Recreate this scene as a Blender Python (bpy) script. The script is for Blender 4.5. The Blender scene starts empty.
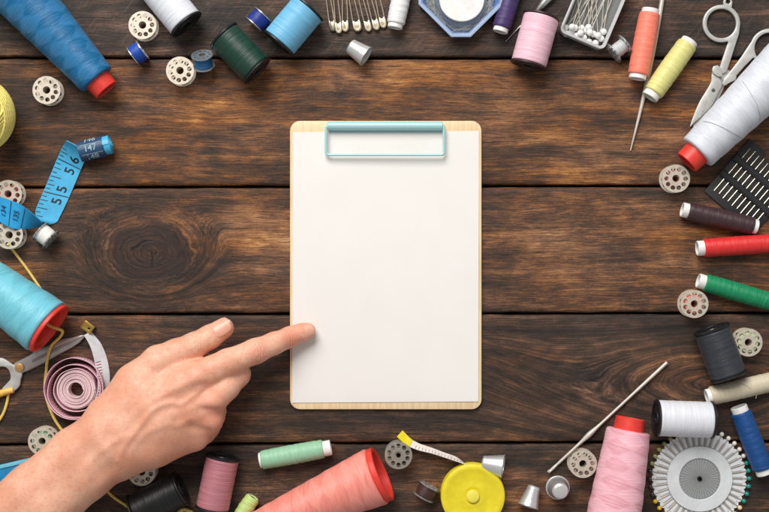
import bpy, bmesh, math, random
import numpy as np
from mathutils import Vector, Matrix, noise as mnoise

random.seed(7)
PI = math.pi
S = 0.75            # millimetres of table per photo pixel
D = 900.0           # camera height above the table in millimetres
MM = 0.001

# ------------------------------------------------------------------ camera, light, exposure
scene = bpy.context.scene
col = scene.collection
cam_d = bpy.data.cameras.new('camera')
cam_d.sensor_width = 36.0
cam_d.lens = 36.0 * D / (769 * S)
cam_d.clip_start = 0.01
cam_d.clip_end = 20.0
cam = bpy.data.objects.new('camera', cam_d)
cam.location = (0, 0, D * MM)
col.objects.link(cam)
scene.camera = cam

world = bpy.data.worlds.new('World')
scene.world = world
world.use_nodes = True
bg = world.node_tree.nodes['Background']
bg.inputs[0].default_value = (1.0, 0.985, 0.965, 1)
bg.inputs[1].default_value = 0.34

def area(name, loc, target, size, power, colr=(1, 1, 1)):
    d = bpy.data.lights.new(name, 'AREA')
    d.shape = 'SQUARE'; d.size = size; d.energy = power; d.color = colr
    o = bpy.data.objects.new(name, d)
    o.location = loc
    o.rotation_euler = (Vector(target) - Vector(loc)).to_track_quat('-Z', 'Y').to_euler()
    col.objects.link(o)
    return o
area('window_light', (-0.48, 1.45, 1.58), (0, 0, 0), 1.3, 59.0, (1.0, 0.98, 0.955))

scene.view_settings.view_transform = 'Standard'
scene.view_settings.look = 'None'
scene.view_settings.exposure = 0.0
scene.view_settings.gamma = 1.0
scene.view_settings.use_curve_mapping = False
scene.cycles.max_bounces = 10
scene.cycles.transparent_max_bounces = 24
scene.cycles.use_denoising = True

# ------------------------------------------------------------------ helpers: space
def P(px, py, h=0.0):
    """point at height h (mm) over the table seen at photo position px, py"""
    f = (D - h) / D
    return Vector(((px - 384.5) * S * f, (256.0 - py) * S * f, h))

def lay_matrix(A, B):
    z = (B - A).normalized()
    up = Vector((0, 0, 1))
    x = (up - z * up.dot(z)).normalized()
    y = z.cross(x)
    m = Matrix(((x.x, y.x, z.x, A.x), (x.y, y.y, z.y, A.y), (x.z, y.z, z.z, A.z), (0, 0, 0, 1)))
    return m

def at(v, rz=0.0):
    return Matrix.Translation(Vector(v)) @ Matrix.Rotation(rz, 4, 'Z')

def scaled(m):
    m = m.copy()
    m.translation = m.translation * MM
    return m

# ------------------------------------------------------------------ helpers: objects
def thing(name, label, cat, M=None, group=None):
    o = bpy.data.objects.new(name, None)
    o.empty_display_size = 0.005
    col.objects.link(o)
    if M is not None:
        o.matrix_world = scaled(M)
    o['label'] = label; o['category'] = cat
    if group: o['group'] = group
    return o

def tag(o, label, cat, group=None):
    o['label'] = label; o['category'] = cat
    if group: o['group'] = group
    return o

def mesh_of(geo, smooth=True, angle=35, name='mesh'):
    V, F = geo[0], geo[1]
    me = bpy.data.meshes.new(name)
    me.from_pydata([(v[0] * MM, v[1] * MM, v[2] * MM) for v in V], [], [tuple(f) for f in F])
    if len(geo) > 2 and geo[2] is not None:
        uvl = me.uv_layers.new(name='UVMap')
        uvs = geo[2]
        for l in me.loops:
            uvl.data[l.index].uv = uvs[l.vertex_index]
    me.validate()
    bm = bmesh.new(); bm.from_mesh(me)
    bmesh.ops.recalc_face_normals(bm, faces=bm.faces)
    bm.to_mesh(me); bm.free()
    if smooth:
        me.polygons.foreach_set('use_smooth', [True] * len(me.polygons))
        me.set_sharp_from_angle(angle=math.radians(angle))
    me.update()
    return me

def part(name, geo, mat, parent=None, M=None, smooth=True, angle=35):
    me = geo if isinstance(geo, bpy.types.Mesh) else mesh_of(geo, smooth, angle, name)
    if mat is not None and not me.materials:
        me.materials.append(mat)
    o = bpy.data.objects.new(name, me)
    col.objects.link(o)
    if parent is not None:
        o.parent = parent
    if M is not None:
        o.matrix_local = scaled(M)
    return o

def merge(*geos):
    V, F = [], []
    for g in geos:
        k = len(V)
        V += [tuple(v) for v in g[0]]
        F += [[i + k for i in f] for f in g[1]]
    return V, F

def xf(geo, M):
    return [tuple(M @ Vector(v)) for v in geo[0]], geo[1]

def lathe(profile, seg=48, rfun=None, close=False):
    """profile: list of (r, z); turned about z"""
    V, F, rows = [], [], []
    for r, z in profile:
        if r < 1e-6:
            rows.append([len(V)]); V.append((0, 0, z))
        else:
            row = []
            for k in range(seg):
                a = 2 * PI * k / seg
                rr = r if rfun is None else r + rfun(a, z, r)
                row.append(len(V)); V.append((rr * math.cos(a), rr * math.sin(a), z))
            rows.append(row)
    pairs = list(zip(rows[:-1], rows[1:]))
    if close: pairs.append((rows[-1], rows[0]))
    for a, b in pairs:
        for k in range(seg):
            k2 = (k + 1) % seg
            if len(a) == 1 and len(b) == 1: continue
            if len(a) == 1: F.append([a[0], b[k2], b[k]])
            elif len(b) == 1: F.append([a[k], a[k2], b[0]])
            else: F.append([a[k], a[k2], b[k2], b[k]])
    return V, F

def catmull(pts, n=8):
    pts = [Vector(p) for p in pts]
    out = []
    for i in range(len(pts) - 1):
        p0 = pts[max(i - 1, 0)]; p1 = pts[i]; p2 = pts[i + 1]; p3 = pts[min(i + 2, len(pts) - 1)]
        for k in range(n):
            t = k / n
            out.append(0.5 * ((2 * p1) + (p2 - p0) * t + (2 * p0 - 5 * p1 + 4 * p2 - p3) * t * t + (3 * p1 - p0 - 3 * p2 + p3) * t ** 3))
    out.append(pts[-1])
    return out

def tube(pts, r, seg=10, closed=False, flat=None):
    """sweep; r number or list; flat: (normal vector, factor) squashes the section along that normal"""
    pts = [Vector(p) for p in pts]
    n = len(pts)
    rs = r if isinstance(r, (list, tuple)) else [r] * n
    V, F = [], []
    t0 = (pts[1] - pts[0]).normalized()
    nrm = t0.orthogonal().normalized()
    if abs(t0.z) < 0.9:
        nrm = (Vector((0, 0, 1)) - t0 * t0.z).normalized()
    for i in range(n):
        if closed:
            t = (pts[(i + 1) % n] - pts[i - 1]).normalized()
        else:
            t = (pts[min(i + 1, n - 1)] - pts[max(i - 1, 0)]).normalized()
        nrm = (nrm - t * nrm.dot(t)).normalized()
        b = t.cross(nrm)
        for k in range(seg):
            a = 2 * PI * k / seg
            V.append(tuple(pts[i] + (nrm * math.cos(a) + b * math.sin(a)) * rs[i]))
    m = n if closed else n - 1
    for i in range(m):
        j = (i + 1) % n
        for k in range(seg):
            k2 = (k + 1) % seg
            F.append([i * seg + k, i * seg + k2, j * seg + k2, j * seg + k])
    if not closed:
        V.append(tuple(pts[0])); c0 = len(V) - 1
        V.append(tuple(pts[-1])); c1 = len(V) - 1
        for k in range(seg):
            k2 = (k + 1) % seg
            F.append([c0, k2, k]); F.append([c1, (n - 1) * seg + k, (n - 1) * seg + k2])
    return V, F

def ball(c, r, seg=14, rings=8):
    prof = [(r * math.sin(PI * i / rings), -r * math.cos(PI * i / rings)) for i in range(rings + 1)]
    prof[0] = (0, -r); prof[-1] = (0, r)
    return xf(lathe(prof, seg), Matrix.Translation(Vector(c)))

def ribbon(Lp, Rp, t=0.45, n=8, smooth=True):
    """strip between two edges, with thickness; uv = (length mm, 0..1)"""
    if smooth: L, R = catmull(Lp, n), catmull(Rp, n)
    else: L, R = [Vector(p) for p in Lp], [Vector(p) for p in Rp]
    m = len(L); V, F, UV = [], [], []
    u = 0.0
    for i in range(m):
        c0, c1 = (L[max(i - 1, 0)] + R[max(i - 1, 0)]) / 2, (L[min(i + 1, m - 1)] + R[min(i + 1, m - 1)]) / 2
        if i: u += ((L[i] + R[i]) / 2 - (L[i - 1] + R[i - 1]) / 2).length
        nn = (c1 - c0).cross(R[i] - L[i])
        nn = nn.normalized() if nn.length > 1e-9 else Vector((0, 0, 1))
        h = nn * t / 2
        for v, w in ((L[i] + h, 0), (R[i] + h, 1), (R[i] - h, 1), (L[i] - h, 0)):
            V.append(tuple(v)); UV.append((u, w))
    for i in range(m - 1):
        for k in range(4):
            k2 = (k + 1) % 4
            F.append([i * 4 + k, i * 4 + k2, i * 4 + 4 + k2, i * 4 + 4 + k])
    F.append([0, 1, 2, 3]); F.append([(m - 1) * 4 + k for k in (3, 2, 1, 0)])
    return V, F, UV

def flat_shape(polys, z0, z1, bevel=0.0):
    """extruded outline with holes (lists of (x, y) mm)"""
    cu = bpy.data.curves.new('outline', 'CURVE')
    cu.dimensions = '2D'; cu.fill_mode = 'BOTH'
    cu.extrude = max((z1 - z0) / 2 - bevel, 0.0001)
    cu.bevel_depth = bevel; cu.bevel_resolution = 1; cu.offset = -bevel
    for p in polys:
        sp = cu.splines.new('POLY'); sp.points.add(len(p) - 1)
        for q, v in zip(sp.points, p): q.co = (v[0], v[1], 0, 1)
        sp.use_cyclic_u = True
    o = bpy.data.objects.new('outline', cu); col.objects.link(o)
    dg = bpy.context.evaluated_depsgraph_get()
    me = o.evaluated_get(dg).to_mesh()
    zc = (z0 + z1) / 2
    V = [(v.co.x, v.co.y, v.co.z + zc) for v in me.vertices]
    F = [list(p.vertices) for p in me.polygons]
    o.evaluated_get(dg).to_mesh_clear()
    bpy.data.objects.remove(o); bpy.data.curves.remove(cu)
    # weld
    bm = bmesh.new()
    bv = [bm.verts.new(v) for v in V]
    for f in F:
        if len(set(f)) > 2:
            try: bm.faces.new([bv[i] for i in f])
            except ValueError: pass
    bmesh.ops.remove_doubles(bm, verts=bm.verts, dist=0.0005)
    bm.verts.index_update()
    out = [tuple(v.co) for v in bm.verts], [[v.index for v in f.verts] for f in bm.faces]
    bm.free()
    return out

_txt = {}
def text_geo(s, size):
    if s not in _txt:
        cu = bpy.data.curves.new('text', 'FONT'); cu.body = s; cu.align_x = 'CENTER'; cu.align_y = 'CENTER'
        cu.resolution_u = 3; cu.offset = 0.012
        o = bpy.data.objects.new('text', cu); col.objects.link(o)
        dg = bpy.context.evaluated_depsgraph_get()
        me = o.evaluated_get(dg).to_mesh()
        _txt[s] = ([tuple(v.co) for v in me.vertices], [list(p.vertices) for p in me.polygons])
        o.evaluated_get(dg).to_mesh_clear()
        bpy.data.objects.remove(o); bpy.data.curves.remove(cu)
    V, F = _txt[s]
    return [(v[0] * size, v[1] * size) for v in V], F

def circle(cx, cy, r, n=32, a0=0.0):
    return [(cx + r * math.cos(a0 + 2 * PI * k / n), cy + r * math.sin(a0 + 2 * PI * k / n)) for k in range(n)]

def round_rect(x0, y0, x1, y1, r, n=7):
    out = []
    for cx, cy, a in ((x1 - r, y1 - r, 0), (x0 + r, y1 - r, 90), (x0 + r, y0 + r, 180), (x1 - r, y0 + r, 270)):
        for k in range(n):
            t = math.radians(a + 90 * k / (n - 1))
            out.append((cx + r * math.cos(t), cy + r * math.sin(t)))
    return out

# ------------------------------------------------------------------ helpers: materials
def srgb(r, g, b):
    def f(c):
        c /= 255.0
        return c / 12.92 if c <= 0.04045 else ((c + 0.055) / 1.055) ** 2.4
    return (f(r), f(g), f(b))

def mul(c, k): return tuple(min(1, x * k) for x in c)

class NT:
    def __init__(s, name):
        s.m = bpy.data.materials.new(name); s.m.use_nodes = True
        s.t = s.m.node_tree; s.n = s.t.nodes
        s.b = s.n['Principled BSDF']; s.out = s.n['Material Output']
    def new(s, t, **kw):
        n = s.n.new(t)
        for k, v in kw.items(): setattr(n, k, v)
        return n
    def link(s, a, b): s.t.links.new(a, b)
    def put(s, sock, v):
        if isinstance(v, bpy.types.NodeSocket): s.link(v, sock)
        elif isinstance(v, (tuple, list)) and len(v) == 3 and sock.type == 'RGBA': sock.default_value = (*v, 1)
        else: sock.default_value = v
    def math(s, op, a, b=None, c=None, clamp=False):
        n = s.new('ShaderNodeMath', operation=op, use_clamp=clamp)
        s.put(n.inputs[0], a)
        if b is not None: s.put(n.inputs[1], b)
        if c is not None: s.put(n.inputs[2], c)
        return n.outputs[0]
    def mix(s, f, a, b, mode='MIX'):
        n = s.new('ShaderNodeMix', data_type='RGBA', blend_type=mode)
        s.put(n.inputs[0], f); s.put(n.inputs[6], a); s.put(n.inputs[7], b)
        return n.outputs[2]
    def comb(s, x, y, z):
        n = s.new('ShaderNodeCombineXYZ')
        s.put(n.inputs[0], x); s.put(n.inputs[1], y); s.put(n.inputs[2], z)
        return n.outputs[0]
    def noise(s, vec, scale=1.0, detail=4.0, rough=0.55, dist=0.0):
        n = s.new('ShaderNodeTexNoise')
        s.put(n.inputs['Vector'], vec); n.inputs['Scale'].default_value = scale
        n.inputs['Detail'].default_value = detail; n.inputs['Roughness'].default_value = rough
        n.inputs['Distortion'].default_value = dist
        return n.outputs['Fac']
    def ss(s, v, lo, hi):
        n = s.new('ShaderNodeMapRange', interpolation_type='SMOOTHSTEP')
        s.put(n.inputs[0], v); n.inputs[1].default_value = lo; n.inputs[2].default_value = hi
        return n.outputs[0]
    def bump(s, h, strength, dist=0.001):
        n = s.new('ShaderNodeBump'); n.inputs['Strength'].default_value = strength
        n.inputs['Distance'].default_value = dist
        s.put(n.inputs['Height'], h); s.link(n.outputs[0], s.b.inputs['Normal'])
        return n
    def xyz(s):
        tc = s.new('ShaderNodeTexCoord'); sep = s.new('ShaderNodeSeparateXYZ')
        mp = s.new('ShaderNodeVectorMath', operation='SCALE'); mp.inputs[3].default_value = 1000.0
        s.link(tc.outputs['Object'], mp.inputs[0]); s.link(mp.outputs[0], sep.inputs[0])
        return mp.outputs[0], sep.outputs[0], sep.outputs[1], sep.outputs[2]

_mats = {}
def plain(name, c, rough=0.45, metal=0.0, spec=0.5, var=0.06, bump=0.0, scale=0.15, aniso=None, coat=0.0):
    key = (name,)
    if key in _mats: return _mats[key]
    t = NT(name); vec, x, y, z = t.xyz()
    f = t.noise(vec, scale, 5, 0.6)
    t.put(t.b.inputs['Base Color'], t.mix(t.ss(f, 0.3, 0.7), mul(c, 1 - var * 2), mul(c, 1 + var)))
    f2 = t.noise(vec, scale * 9, 3, 0.6)
    t.put(t.b.inputs['Roughness'], t.math('MULTIPLY_ADD', f2, 0.16, rough - 0.08))
    t.b.inputs['Metallic'].default_value = metal
    t.b.inputs['Specular IOR Level'].default_value = spec
    t.b.inputs['Coat Weight'].default_value = coat
    if bump: t.bump(f2, bump, 0.0003)
    _mats[key] = t.m
    return t.m

def thread_mat(name, c, tilt=0.0, gloss=0.42, var=0.25, white=0.0):
    """wound sewing thread: strands run round the object's own z axis"""
    key = ('thread', name)
    if key in _mats: return _mats[key]
    t = NT(name); vec, x, y, z = t.xyz()
    ang = t.math('ARCTAN2', y, x)
    def strands(k, f, seed):
        zz = t.math('ADD', z, t.math('MULTIPLY', ang, k))
        v = t.comb(t.math('MULTIPLY_ADD', x, 0.02, seed), t.math('MULTIPLY', y, 0.02), t.math('MULTIPLY', zz, f))
        return t.noise(v, 1.0, 3.0, 0.7)
    a = strands(tilt, 1.6, 0.0)
    b = strands(-tilt * 0.9, 1.3, 9.3)
    broad = strands(tilt * 0.7, 0.22, 4.0)
    sel = t.ss(t.noise(t.comb(t.math('MULTIPLY', ang, 0.5), 2.0, t.math('MULTIPLY', z, 0.11)), 1.0, 2, 0.5), 0.42, 0.58)
    cross = None
    if tilt > 1:
        m1 = t.math('SINE', t.math('MULTIPLY', t.math('ADD', z, t.math('MULTIPLY', ang, 9.0)), 2 * PI / 24.0))
        m2 = t.math('SINE', t.math('MULTIPLY', t.math('SUBTRACT', z, t.math('MULTIPLY', ang, 9.0)), 2 * PI / 28.0))
        cross = t.ss(t.math('ADD', t.math('MULTIPLY', m1, m2), t.math('MULTIPLY', t.math('SUBTRACT', broad, 0.5), 1.2)), -0.22, 0.22)
        sel = cross
    mixf = t.new('ShaderNodeMix', data_type='FLOAT')
    t.put(mixf.inputs[0], sel); t.put(mixf.inputs[2], a); t.put(mixf.inputs[3], b)
    s = mixf.outputs[0]
    dark = mul(c, 1 - var); lite = tuple(min(1, q * (1 + var * 0.5) + 0.006) for q in c)
    cc = t.mix(t.ss(s, 0.3, 0.7), dark, lite)
    cc = t.mix(t.math('MULTIPLY', t.ss(broad, 0.5, 0.72), 0.35), cc, lite)
    if cross is not None:
        cc = t.mix(t.math('MULTIPLY', cross, 0.55), cc, tuple(q + (min(1.0, q * 1.25 + 0.05) - q) * min(1.0, var * 4) for q in c))
    t.put(t.b.inputs['Base Color'], cc)
    t.b.inputs['Roughness'].default_value = gloss
    t.b.inputs['Specular IOR Level'].default_value = 0.45
    t.b.inputs['Sheen Weight'].default_value = 0.06
    t.b.inputs['Sheen Roughness'].default_value = 0.4
    h = t.math('ADD', t.math('MULTIPLY', s, 1.0), t.math('MULTIPLY', broad, 0.9))
    t.bump(h, 0.75, 0.0006)
    _mats[key] = t.m
    return t.m

def clear_mat(name, tint=(1, 1, 1), body=0.12, bodycol=(0.9, 0.92, 0.95), rough=0.12, gloss=1.0):
    """thin clear or milky plastic"""
    key = ('clear', name)
    if key in _mats: return _mats[key]
    t = NT(name); t.n.remove(t.b)
    tr = t.new('ShaderNodeBsdfTransparent'); tr.inputs[0].default_value = (*tint, 1)
    gl = t.new('ShaderNodeBsdfGlossy'); gl.inputs[1].default_value = rough
    df = t.new('ShaderNodeBsdfDiffuse'); df.inputs[0].default_value = (*bodycol, 1)
    tl = t.new('ShaderNodeBsdfTranslucent'); tl.inputs[0].default_value = (*bodycol, 1)
    m0 = t.new('ShaderNodeMixShader'); m0.inputs[0].default_value = 0.15
    t.link(df.outputs[0], m0.inputs[1]); t.link(tl.outputs[0], m0.inputs[2])
    m1 = t.new('ShaderNodeMixShader'); m1.inputs[0].default_value = body
    t.link(tr.outputs[0], m1.inputs[1]); t.link(m0.outputs[0], m1.inputs[2])
    fr = t.new('ShaderNodeFresnel'); fr.inputs[0].default_value = 1.45
    m2 = t.new('ShaderNodeMixShader')
    t.link(t.math('MULTIPLY', fr.outputs[0], gloss), m2.inputs[0])
    t.link(m1.outputs[0], m2.inputs[1]); t.link(gl.outputs[0], m2.inputs[2])
    t.link(m2.outputs[0], t.out.inputs[0])
    _mats[key] = t.m
    return t.m

# ------------------------------------------------------------------ the table
def wood_mat(name, seed, light, warm, knot=None, patches=(), saw=0.0, xs=0.80, heart=True, far=3.2):
    """old stained boards: grain along x, optional knot the grain flows round; patches: worn spots (px, py, rx, ry, amount)"""
    t = NT(name); vec, x, y, z = t.xyz()
    # slow bend of the grain
    bend = t.noise(t.comb(t.math('MULTIPLY_ADD', x, 0.007, seed), t.math('MULTIPLY', y, 0.012), 0.0), 1.0, 2, 0.5)
    yb = t.math('MULTIPLY_ADD', t.math('SUBTRACT', bend, 0.5), 13.0, y)
    wob = t.noise(t.comb(t.math('MULTIPLY_ADD', x, 0.03, seed + 3), t.math('MULTIPLY', y, 0.05), 0.0), 1.0, 3, 0.5)
    yb = t.math('MULTIPLY_ADD', t.math('SUBTRACT', wob, 0.5), 4.0, yb)
    gx = x
    ring_w = None
    if knot:
        kx, ky, R = knot
        ybk = yb if heart else t.math('MULTIPLY_ADD', t.math('SUBTRACT', bend, 0.5), 9.0, y)
        dx = t.math('SUBTRACT', x, kx); dy = t.math('SUBTRACT', ybk, ky)
        dxs = t.math('MULTIPLY', dx, xs)
        r2 = t.math('ADD', t.math('MULTIPLY', dxs, dxs), t.math('MULTIPLY', dy, dy))
        r = t.math('SQRT', r2)
        fac = t.math('SUBTRACT', 1.0, t.math('DIVIDE', R * R * 0.55, t.math('MAXIMUM', r2, R * R * 0.92)))
        psi = t.math('MULTIPLY', dy, fac)
        ring_w = t.math('SUBTRACT', 1.0, t.ss(r, R * 1.0, R * far))
        wn = t.noise(t.comb(t.math('MULTIPLY', dx, 0.06), t.math('MULTIPLY', dy, 0.06), seed), 1.0, 3, 0.5)
        rr = t.math('MULTIPLY_ADD', t.math('SUBTRACT', wn, 0.5), 9.0 if heart else 2.5, r)
        yy = t.new('ShaderNodeMix', data_type='FLOAT')
        t.put(yy.inputs[0], ring_w); t.put(yy.inputs[2], psi); t.put(yy.inputs[3], rr)
        yb = yy.outputs[0]
        gx2 = t.new('ShaderNodeMix', data_type='FLOAT')
        t.put(gx2.inputs[0], ring_w); t.put(gx2.inputs[2], x); t.put(gx2.inputs[3], t.math('MULTIPLY', t.math('ARCTAN2', dy, dx), 22.0))
        gx = gx2.outputs[0]
    def grain(fx, fy, sd, detail=4, rough=0.6, dist=0.0):
        return t.noise(t.comb(t.math('MULTIPLY_ADD', gx, fx, seed * 1.7 + sd), t.math('MULTIPLY', yb, fy), sd), 1.0, detail, rough, dist)
    fine = grain(0.10, 1.7, 1.0, 6, 0.8)
    fibre = grain(0.16, 2.6, 8.0, 3, 0.7)
    strk = grain(0.020, 0.95, 12.0, 3, 0.6)
    mid = grain(0.026, 0.30, 2.0, 6, 0.72, 0.5)
    band = grain(0.009, 0.085, 3.0, 4, 0.6, 0.4)
    blotch = t.noise(t.comb(t.math('MULTIPLY_ADD', x, 0.013, seed), t.math('MULTIPLY', y, 0.024), 5.0), 1.0, 4, 0.6)
    speck = t.noise(t.comb(t.math('MULTIPLY', x, 0.6), t.math('MULTIPLY', y, 0.9), seed), 1.0, 5, 0.8)
    blot2 = t.noise(t.comb(t.math('MULTIPLY_ADD', x, 0.045, seed), t.math('MULTIPLY', y, 0.10), 15.0), 1.0, 5, 0.65, 0.6)
    # how worn (light) the surface is, 0..1
    w = t.math('MULTIPLY_ADD', t.math('SUBTRACT', band, 0.5), 0.75, light)
    w = t.math('MULTIPLY_ADD', t.math('SUBTRACT', mid, 0.5), 0.62, w)
    w = t.math('MULTIPLY_ADD', t.math('SUBTRACT', blot2, 0.5), 0.62, w)
    w = t.math('MULTIPLY_ADD', t.math('SUBTRACT', blotch, 0.5), 0.8, w)
    for px, py, rx, ry, am in patches:
        c = P(px, py)
        ex = t.math('DIVIDE', t.math('SUBTRACT', x, c.x), rx * S); ey = t.math('DIVIDE', t.math('SUBTRACT', y, c.y), ry * S)
        d2 = t.math('ADD', t.math('MULTIPLY', ex, ex), t.math('MULTIPLY', ey, ey))
        d2 = t.math('MULTIPLY_ADD', t.math('SUBTRACT', blotch, 0.5), 1.6, d2)
        g = t.math('SUBTRACT', 1.0, t.ss(d2, 0.0, 1.3))
        w = t.math('MULTIPLY_ADD', g, am, w)
    w = t.math('MULTIPLY_ADD', t.math('SUBTRACT', fine, 0.5), 0.72, w)
    w = t.math('MULTIPLY_ADD', t.math('SUBTRACT', speck, 0.5), 0.42, w)
    w = t.math('MULTIPLY_ADD', t.math('SUBTRACT', fibre, 0.5), 0.55, w)
    w = t.math('MULTIPLY_ADD', t.math('SUBTRACT', strk, 0.5), 0.62, w)
    if knot:
        rings = t.math('SINE', t.math('MULTIPLY', rr, 2 * PI / (3.4 if heart else 6.5)))
        w = t.math('MULTIPLY_ADD', t.math('MULTIPLY', rings, ring_w), 0.075, w)
    if knot and heart:
        core = t.math('SUBTRACT', 1.0, t.ss(rr, R * 0.86, R * 1.12))
        lip = t.math('MULTIPLY', t.ss(rr, R * 0.9, R * 1.05), t.math('SUBTRACT', 1.0, t.ss(rr, R * 1.15, R * 1.5)))
        w = t.math('MULTIPLY_ADD', lip, 0.08, w)
        w = t.math('MULTIPLY_ADD', core, -0.12, w)
    ramp = t.new('ShaderNodeValToRGB')
    t.link(w, ramp.inputs[0])
    e = ramp.color_ramp.elements
    cols = [(0.0, srgb(28, 21, 18)), (0.28, srgb(54, 40, 31)), (0.48, srgb(86, 58, 41)), (0.66, srgb(131, 87, 55)), (0.84, srgb(171, 119, 75)), (1.0, srgb(208, 166, 120))]
    while len(e) < len(cols): e.new(0.5)
    for el, (p, c) in zip(e, cols):
        el.position = p; el.color = (*c, 1)
    c = ramp.outputs[0]
    # grey weathering against warm stain
    hs = t.new('ShaderNodeHueSaturation')
    t.link(c, hs.inputs['Color'])
    tone = t.noise(t.comb(t.math('MULTIPLY_ADD', x, 0.009, seed + 8), t.math('MULTIPLY', y, 0.03), 1.0), 1.0, 3, 0.5)
    t.put(hs.inputs['Saturation'], t.math('MULTIPLY_ADD', tone, 0.6, warm - 0.3))
    c = hs.outputs[0]
    if knot and heart:
        c = t.mix(t.math('MULTIPLY', core, 0.5), c, srgb(50, 33, 29))
        # dry cracks in the heart of the knot
        cr1 = t.math('ABSOLUTE', t.math('SUBTRACT', t.math('ADD', dx, t.math('MULTIPLY', t.math('SUBTRACT', wn, 0.5), 6.0)), 1.0))
        cr1 = t.math('MULTIPLY', t.math('LESS_THAN', cr1, 0.5), t.math('LESS_THAN', t.math('ABSOLUTE', t.math('ADD', dy, 6.0)), 7.0))
        cr2 = t.math('ABSOLUTE', t.math('SUBTRACT', rr, R * 0.42))
        cr2 = t.math('MULTIPLY', t.math('LESS_THAN', cr2, 0.7), t.math('MULTIPLY', t.math('LESS_THAN', dx, -2.0), t.math('GREATER_THAN', dy, 1.5)))
        c = t.mix(t.math('MAXIMUM', cr1, cr2), c, srgb(16, 12, 11))
    # pores
    pore = grain(0.05, 1.3, 6.0, 2, 0.5)
    pm = t.ss(pore, 0.585, 0.65)
    c = t.mix(t.math('MULTIPLY', pm, 0.62), c, srgb(24, 17, 14))
    if saw:
        sv = t.noise(t.comb(t.math('MULTIPLY', t.math('ADD', x, t.math('MULTIPLY', y, -0.75)), 0.45), t.math('MULTIPLY', t.math('ADD', y, t.math('MULTIPLY', x, 0.75)), 0.03), seed), 1.0, 2, 0.6)
        c = t.mix(t.math('MULTIPLY', t.ss(sv, 0.56, 0.72), saw), c, srgb(112, 92, 78))
    t.put(t.b.inputs['Base Color'], c)
    t.put(t.b.inputs['Roughness'], t.math('MULTIPLY_ADD', fine, 0.3, 0.42))
    t.b.inputs['Specular IOR Level'].default_value = 0.35
    h = t.math('ADD', t.math('MULTIPLY', fine, 0.9), t.math('MULTIPLY', mid, 0.6))
    h = t.math('MULTIPLY_ADD', pm, -0.5, h)
    t.bump(h, 0.45, 0.0008)
    return t.m

def plank_geo(y0l, y1l, y0r, y1r, seed):
    """long board with eased, slightly uneven edges; y in photo pixels at the left and right ends"""
    n = 90; V, F = [], []
    xs = [-90 + 950 * i / n for i in range(n + 1)]
    prof = [(0, -14), (0, -2.6), (0.25, -1.3), (0.9, -0.5), (2.0, -0.12), (4.5, 0), (None, 0)]
    for i, x in enumerate(xs):
        f = (x) / 769.0
        ya = 256 - (y0l + (y0r - y0l) * f); yb = 256 - (y1l + (y1r - y1l) * f)
        ya = ya * S + 0.5 * mnoise.noise(Vector((x * 0.03, seed, 0.0))) + 0.35 * mnoise.noise(Vector((x * 0.11, seed, 4.0)))
        yb = yb * S + 0.5 * mnoise.noise(Vector((x * 0.03, seed, 9.0))) + 0.35 * mnoise.noise(Vector((x * 0.11, seed, 7.0)))
        X = (x - 384.5) * S
        row = [(ya - d, zz) for d, zz in prof if d is not None]
        row += [((ya + yb) / 2 + 12, 0), ((ya + yb) / 2 - 12, 0)]
        row += [(yb + d, zz) for d, zz in reversed(prof) if d is not None]
        for yy, zz in row: V.append((X, yy, zz))
    m = len(row)
    for i in range(n):
        for k in range(m - 1):
            F.append([i * m + k, i * m + k + 1, (i + 1) * m + k + 1, (i + 1) * m + k])
        F.append([i * m + m - 1, i * m, (i + 1) * m, (i + 1) * m + m - 1])
    F.append(list(range(m))); F.append([n * m + k for k in reversed(range(m))])
    return V, F

tb = part('table_top', flat_shape([round_rect(-360, -260, 360, 260, 2)], -30, -14.2), plain('table_underside', srgb(24, 18, 15), 0.8))
tb['kind'] = 'structure'
KN = P(150, 250)
seams = [(57.6, 58.2), (187.4, 185.4), (314.6, 313.2), (445.2, 442.2)]
g = 1.15
rows = [(-70, seams[0][0] - g, -70, seams[0][1] - g)]
for a, b in zip(seams[:-1], seams[1:]):
    rows.append((a[0] + g, b[0] - g, a[1] + g, b[1] - g))
rows.append((seams[3][0] + g, 585, seams[3][1] + g, 585))
wm = [
    wood_mat('weathered_grey_brown_wood', 11.0, 0.345, 0.84, saw=0.32, patches=((690, 30, 90, 60, -0.10), (560, 30, 90, 60, -0.05))),
    wood_mat('worn_warm_brown_wood', 23.0, 0.49, 1.06, patches=((620, 125, 170, 60, 0.08), (400, 85, 170, 34, 0.13), (60, 120, 130, 60, -0.10), (210, 115, 70, 20, 0.09), (540, 80, 60, 20, -0.1))),
    wood_mat('knotted_brown_wood', 37.0, 0.455, 1.0, knot=(KN.x, KN.y, 22.5), xs=0.74, far=2.0, patches=((262, 235, 50, 46, 0.20), (600, 250, 170, 60, 0.10), (140, 250, 105, 70, -0.10))),
    wood_mat('dark_brown_wood', 52.0, 0.36, 0.95, knot=(P(715, 383).x, P(715, 383).y, 16.0), xs=0.34, heart=False, far=4.4, patches=((660, 375, 70, 40, 0.10), (130, 345, 120, 18, 0.10))),
    wood_mat('dark_stained_wood', 71.0, 0.37, 0.95, patches=((440, 470, 60, 40, 0.12), (280, 490, 50, 30, 0.08))),
]
for i, (a, b, c, d) in enumerate(rows):
    part('plank', plank_geo(a, b, c, d, 10.0 * i + 3), wm[i], tb, angle=60)

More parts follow.
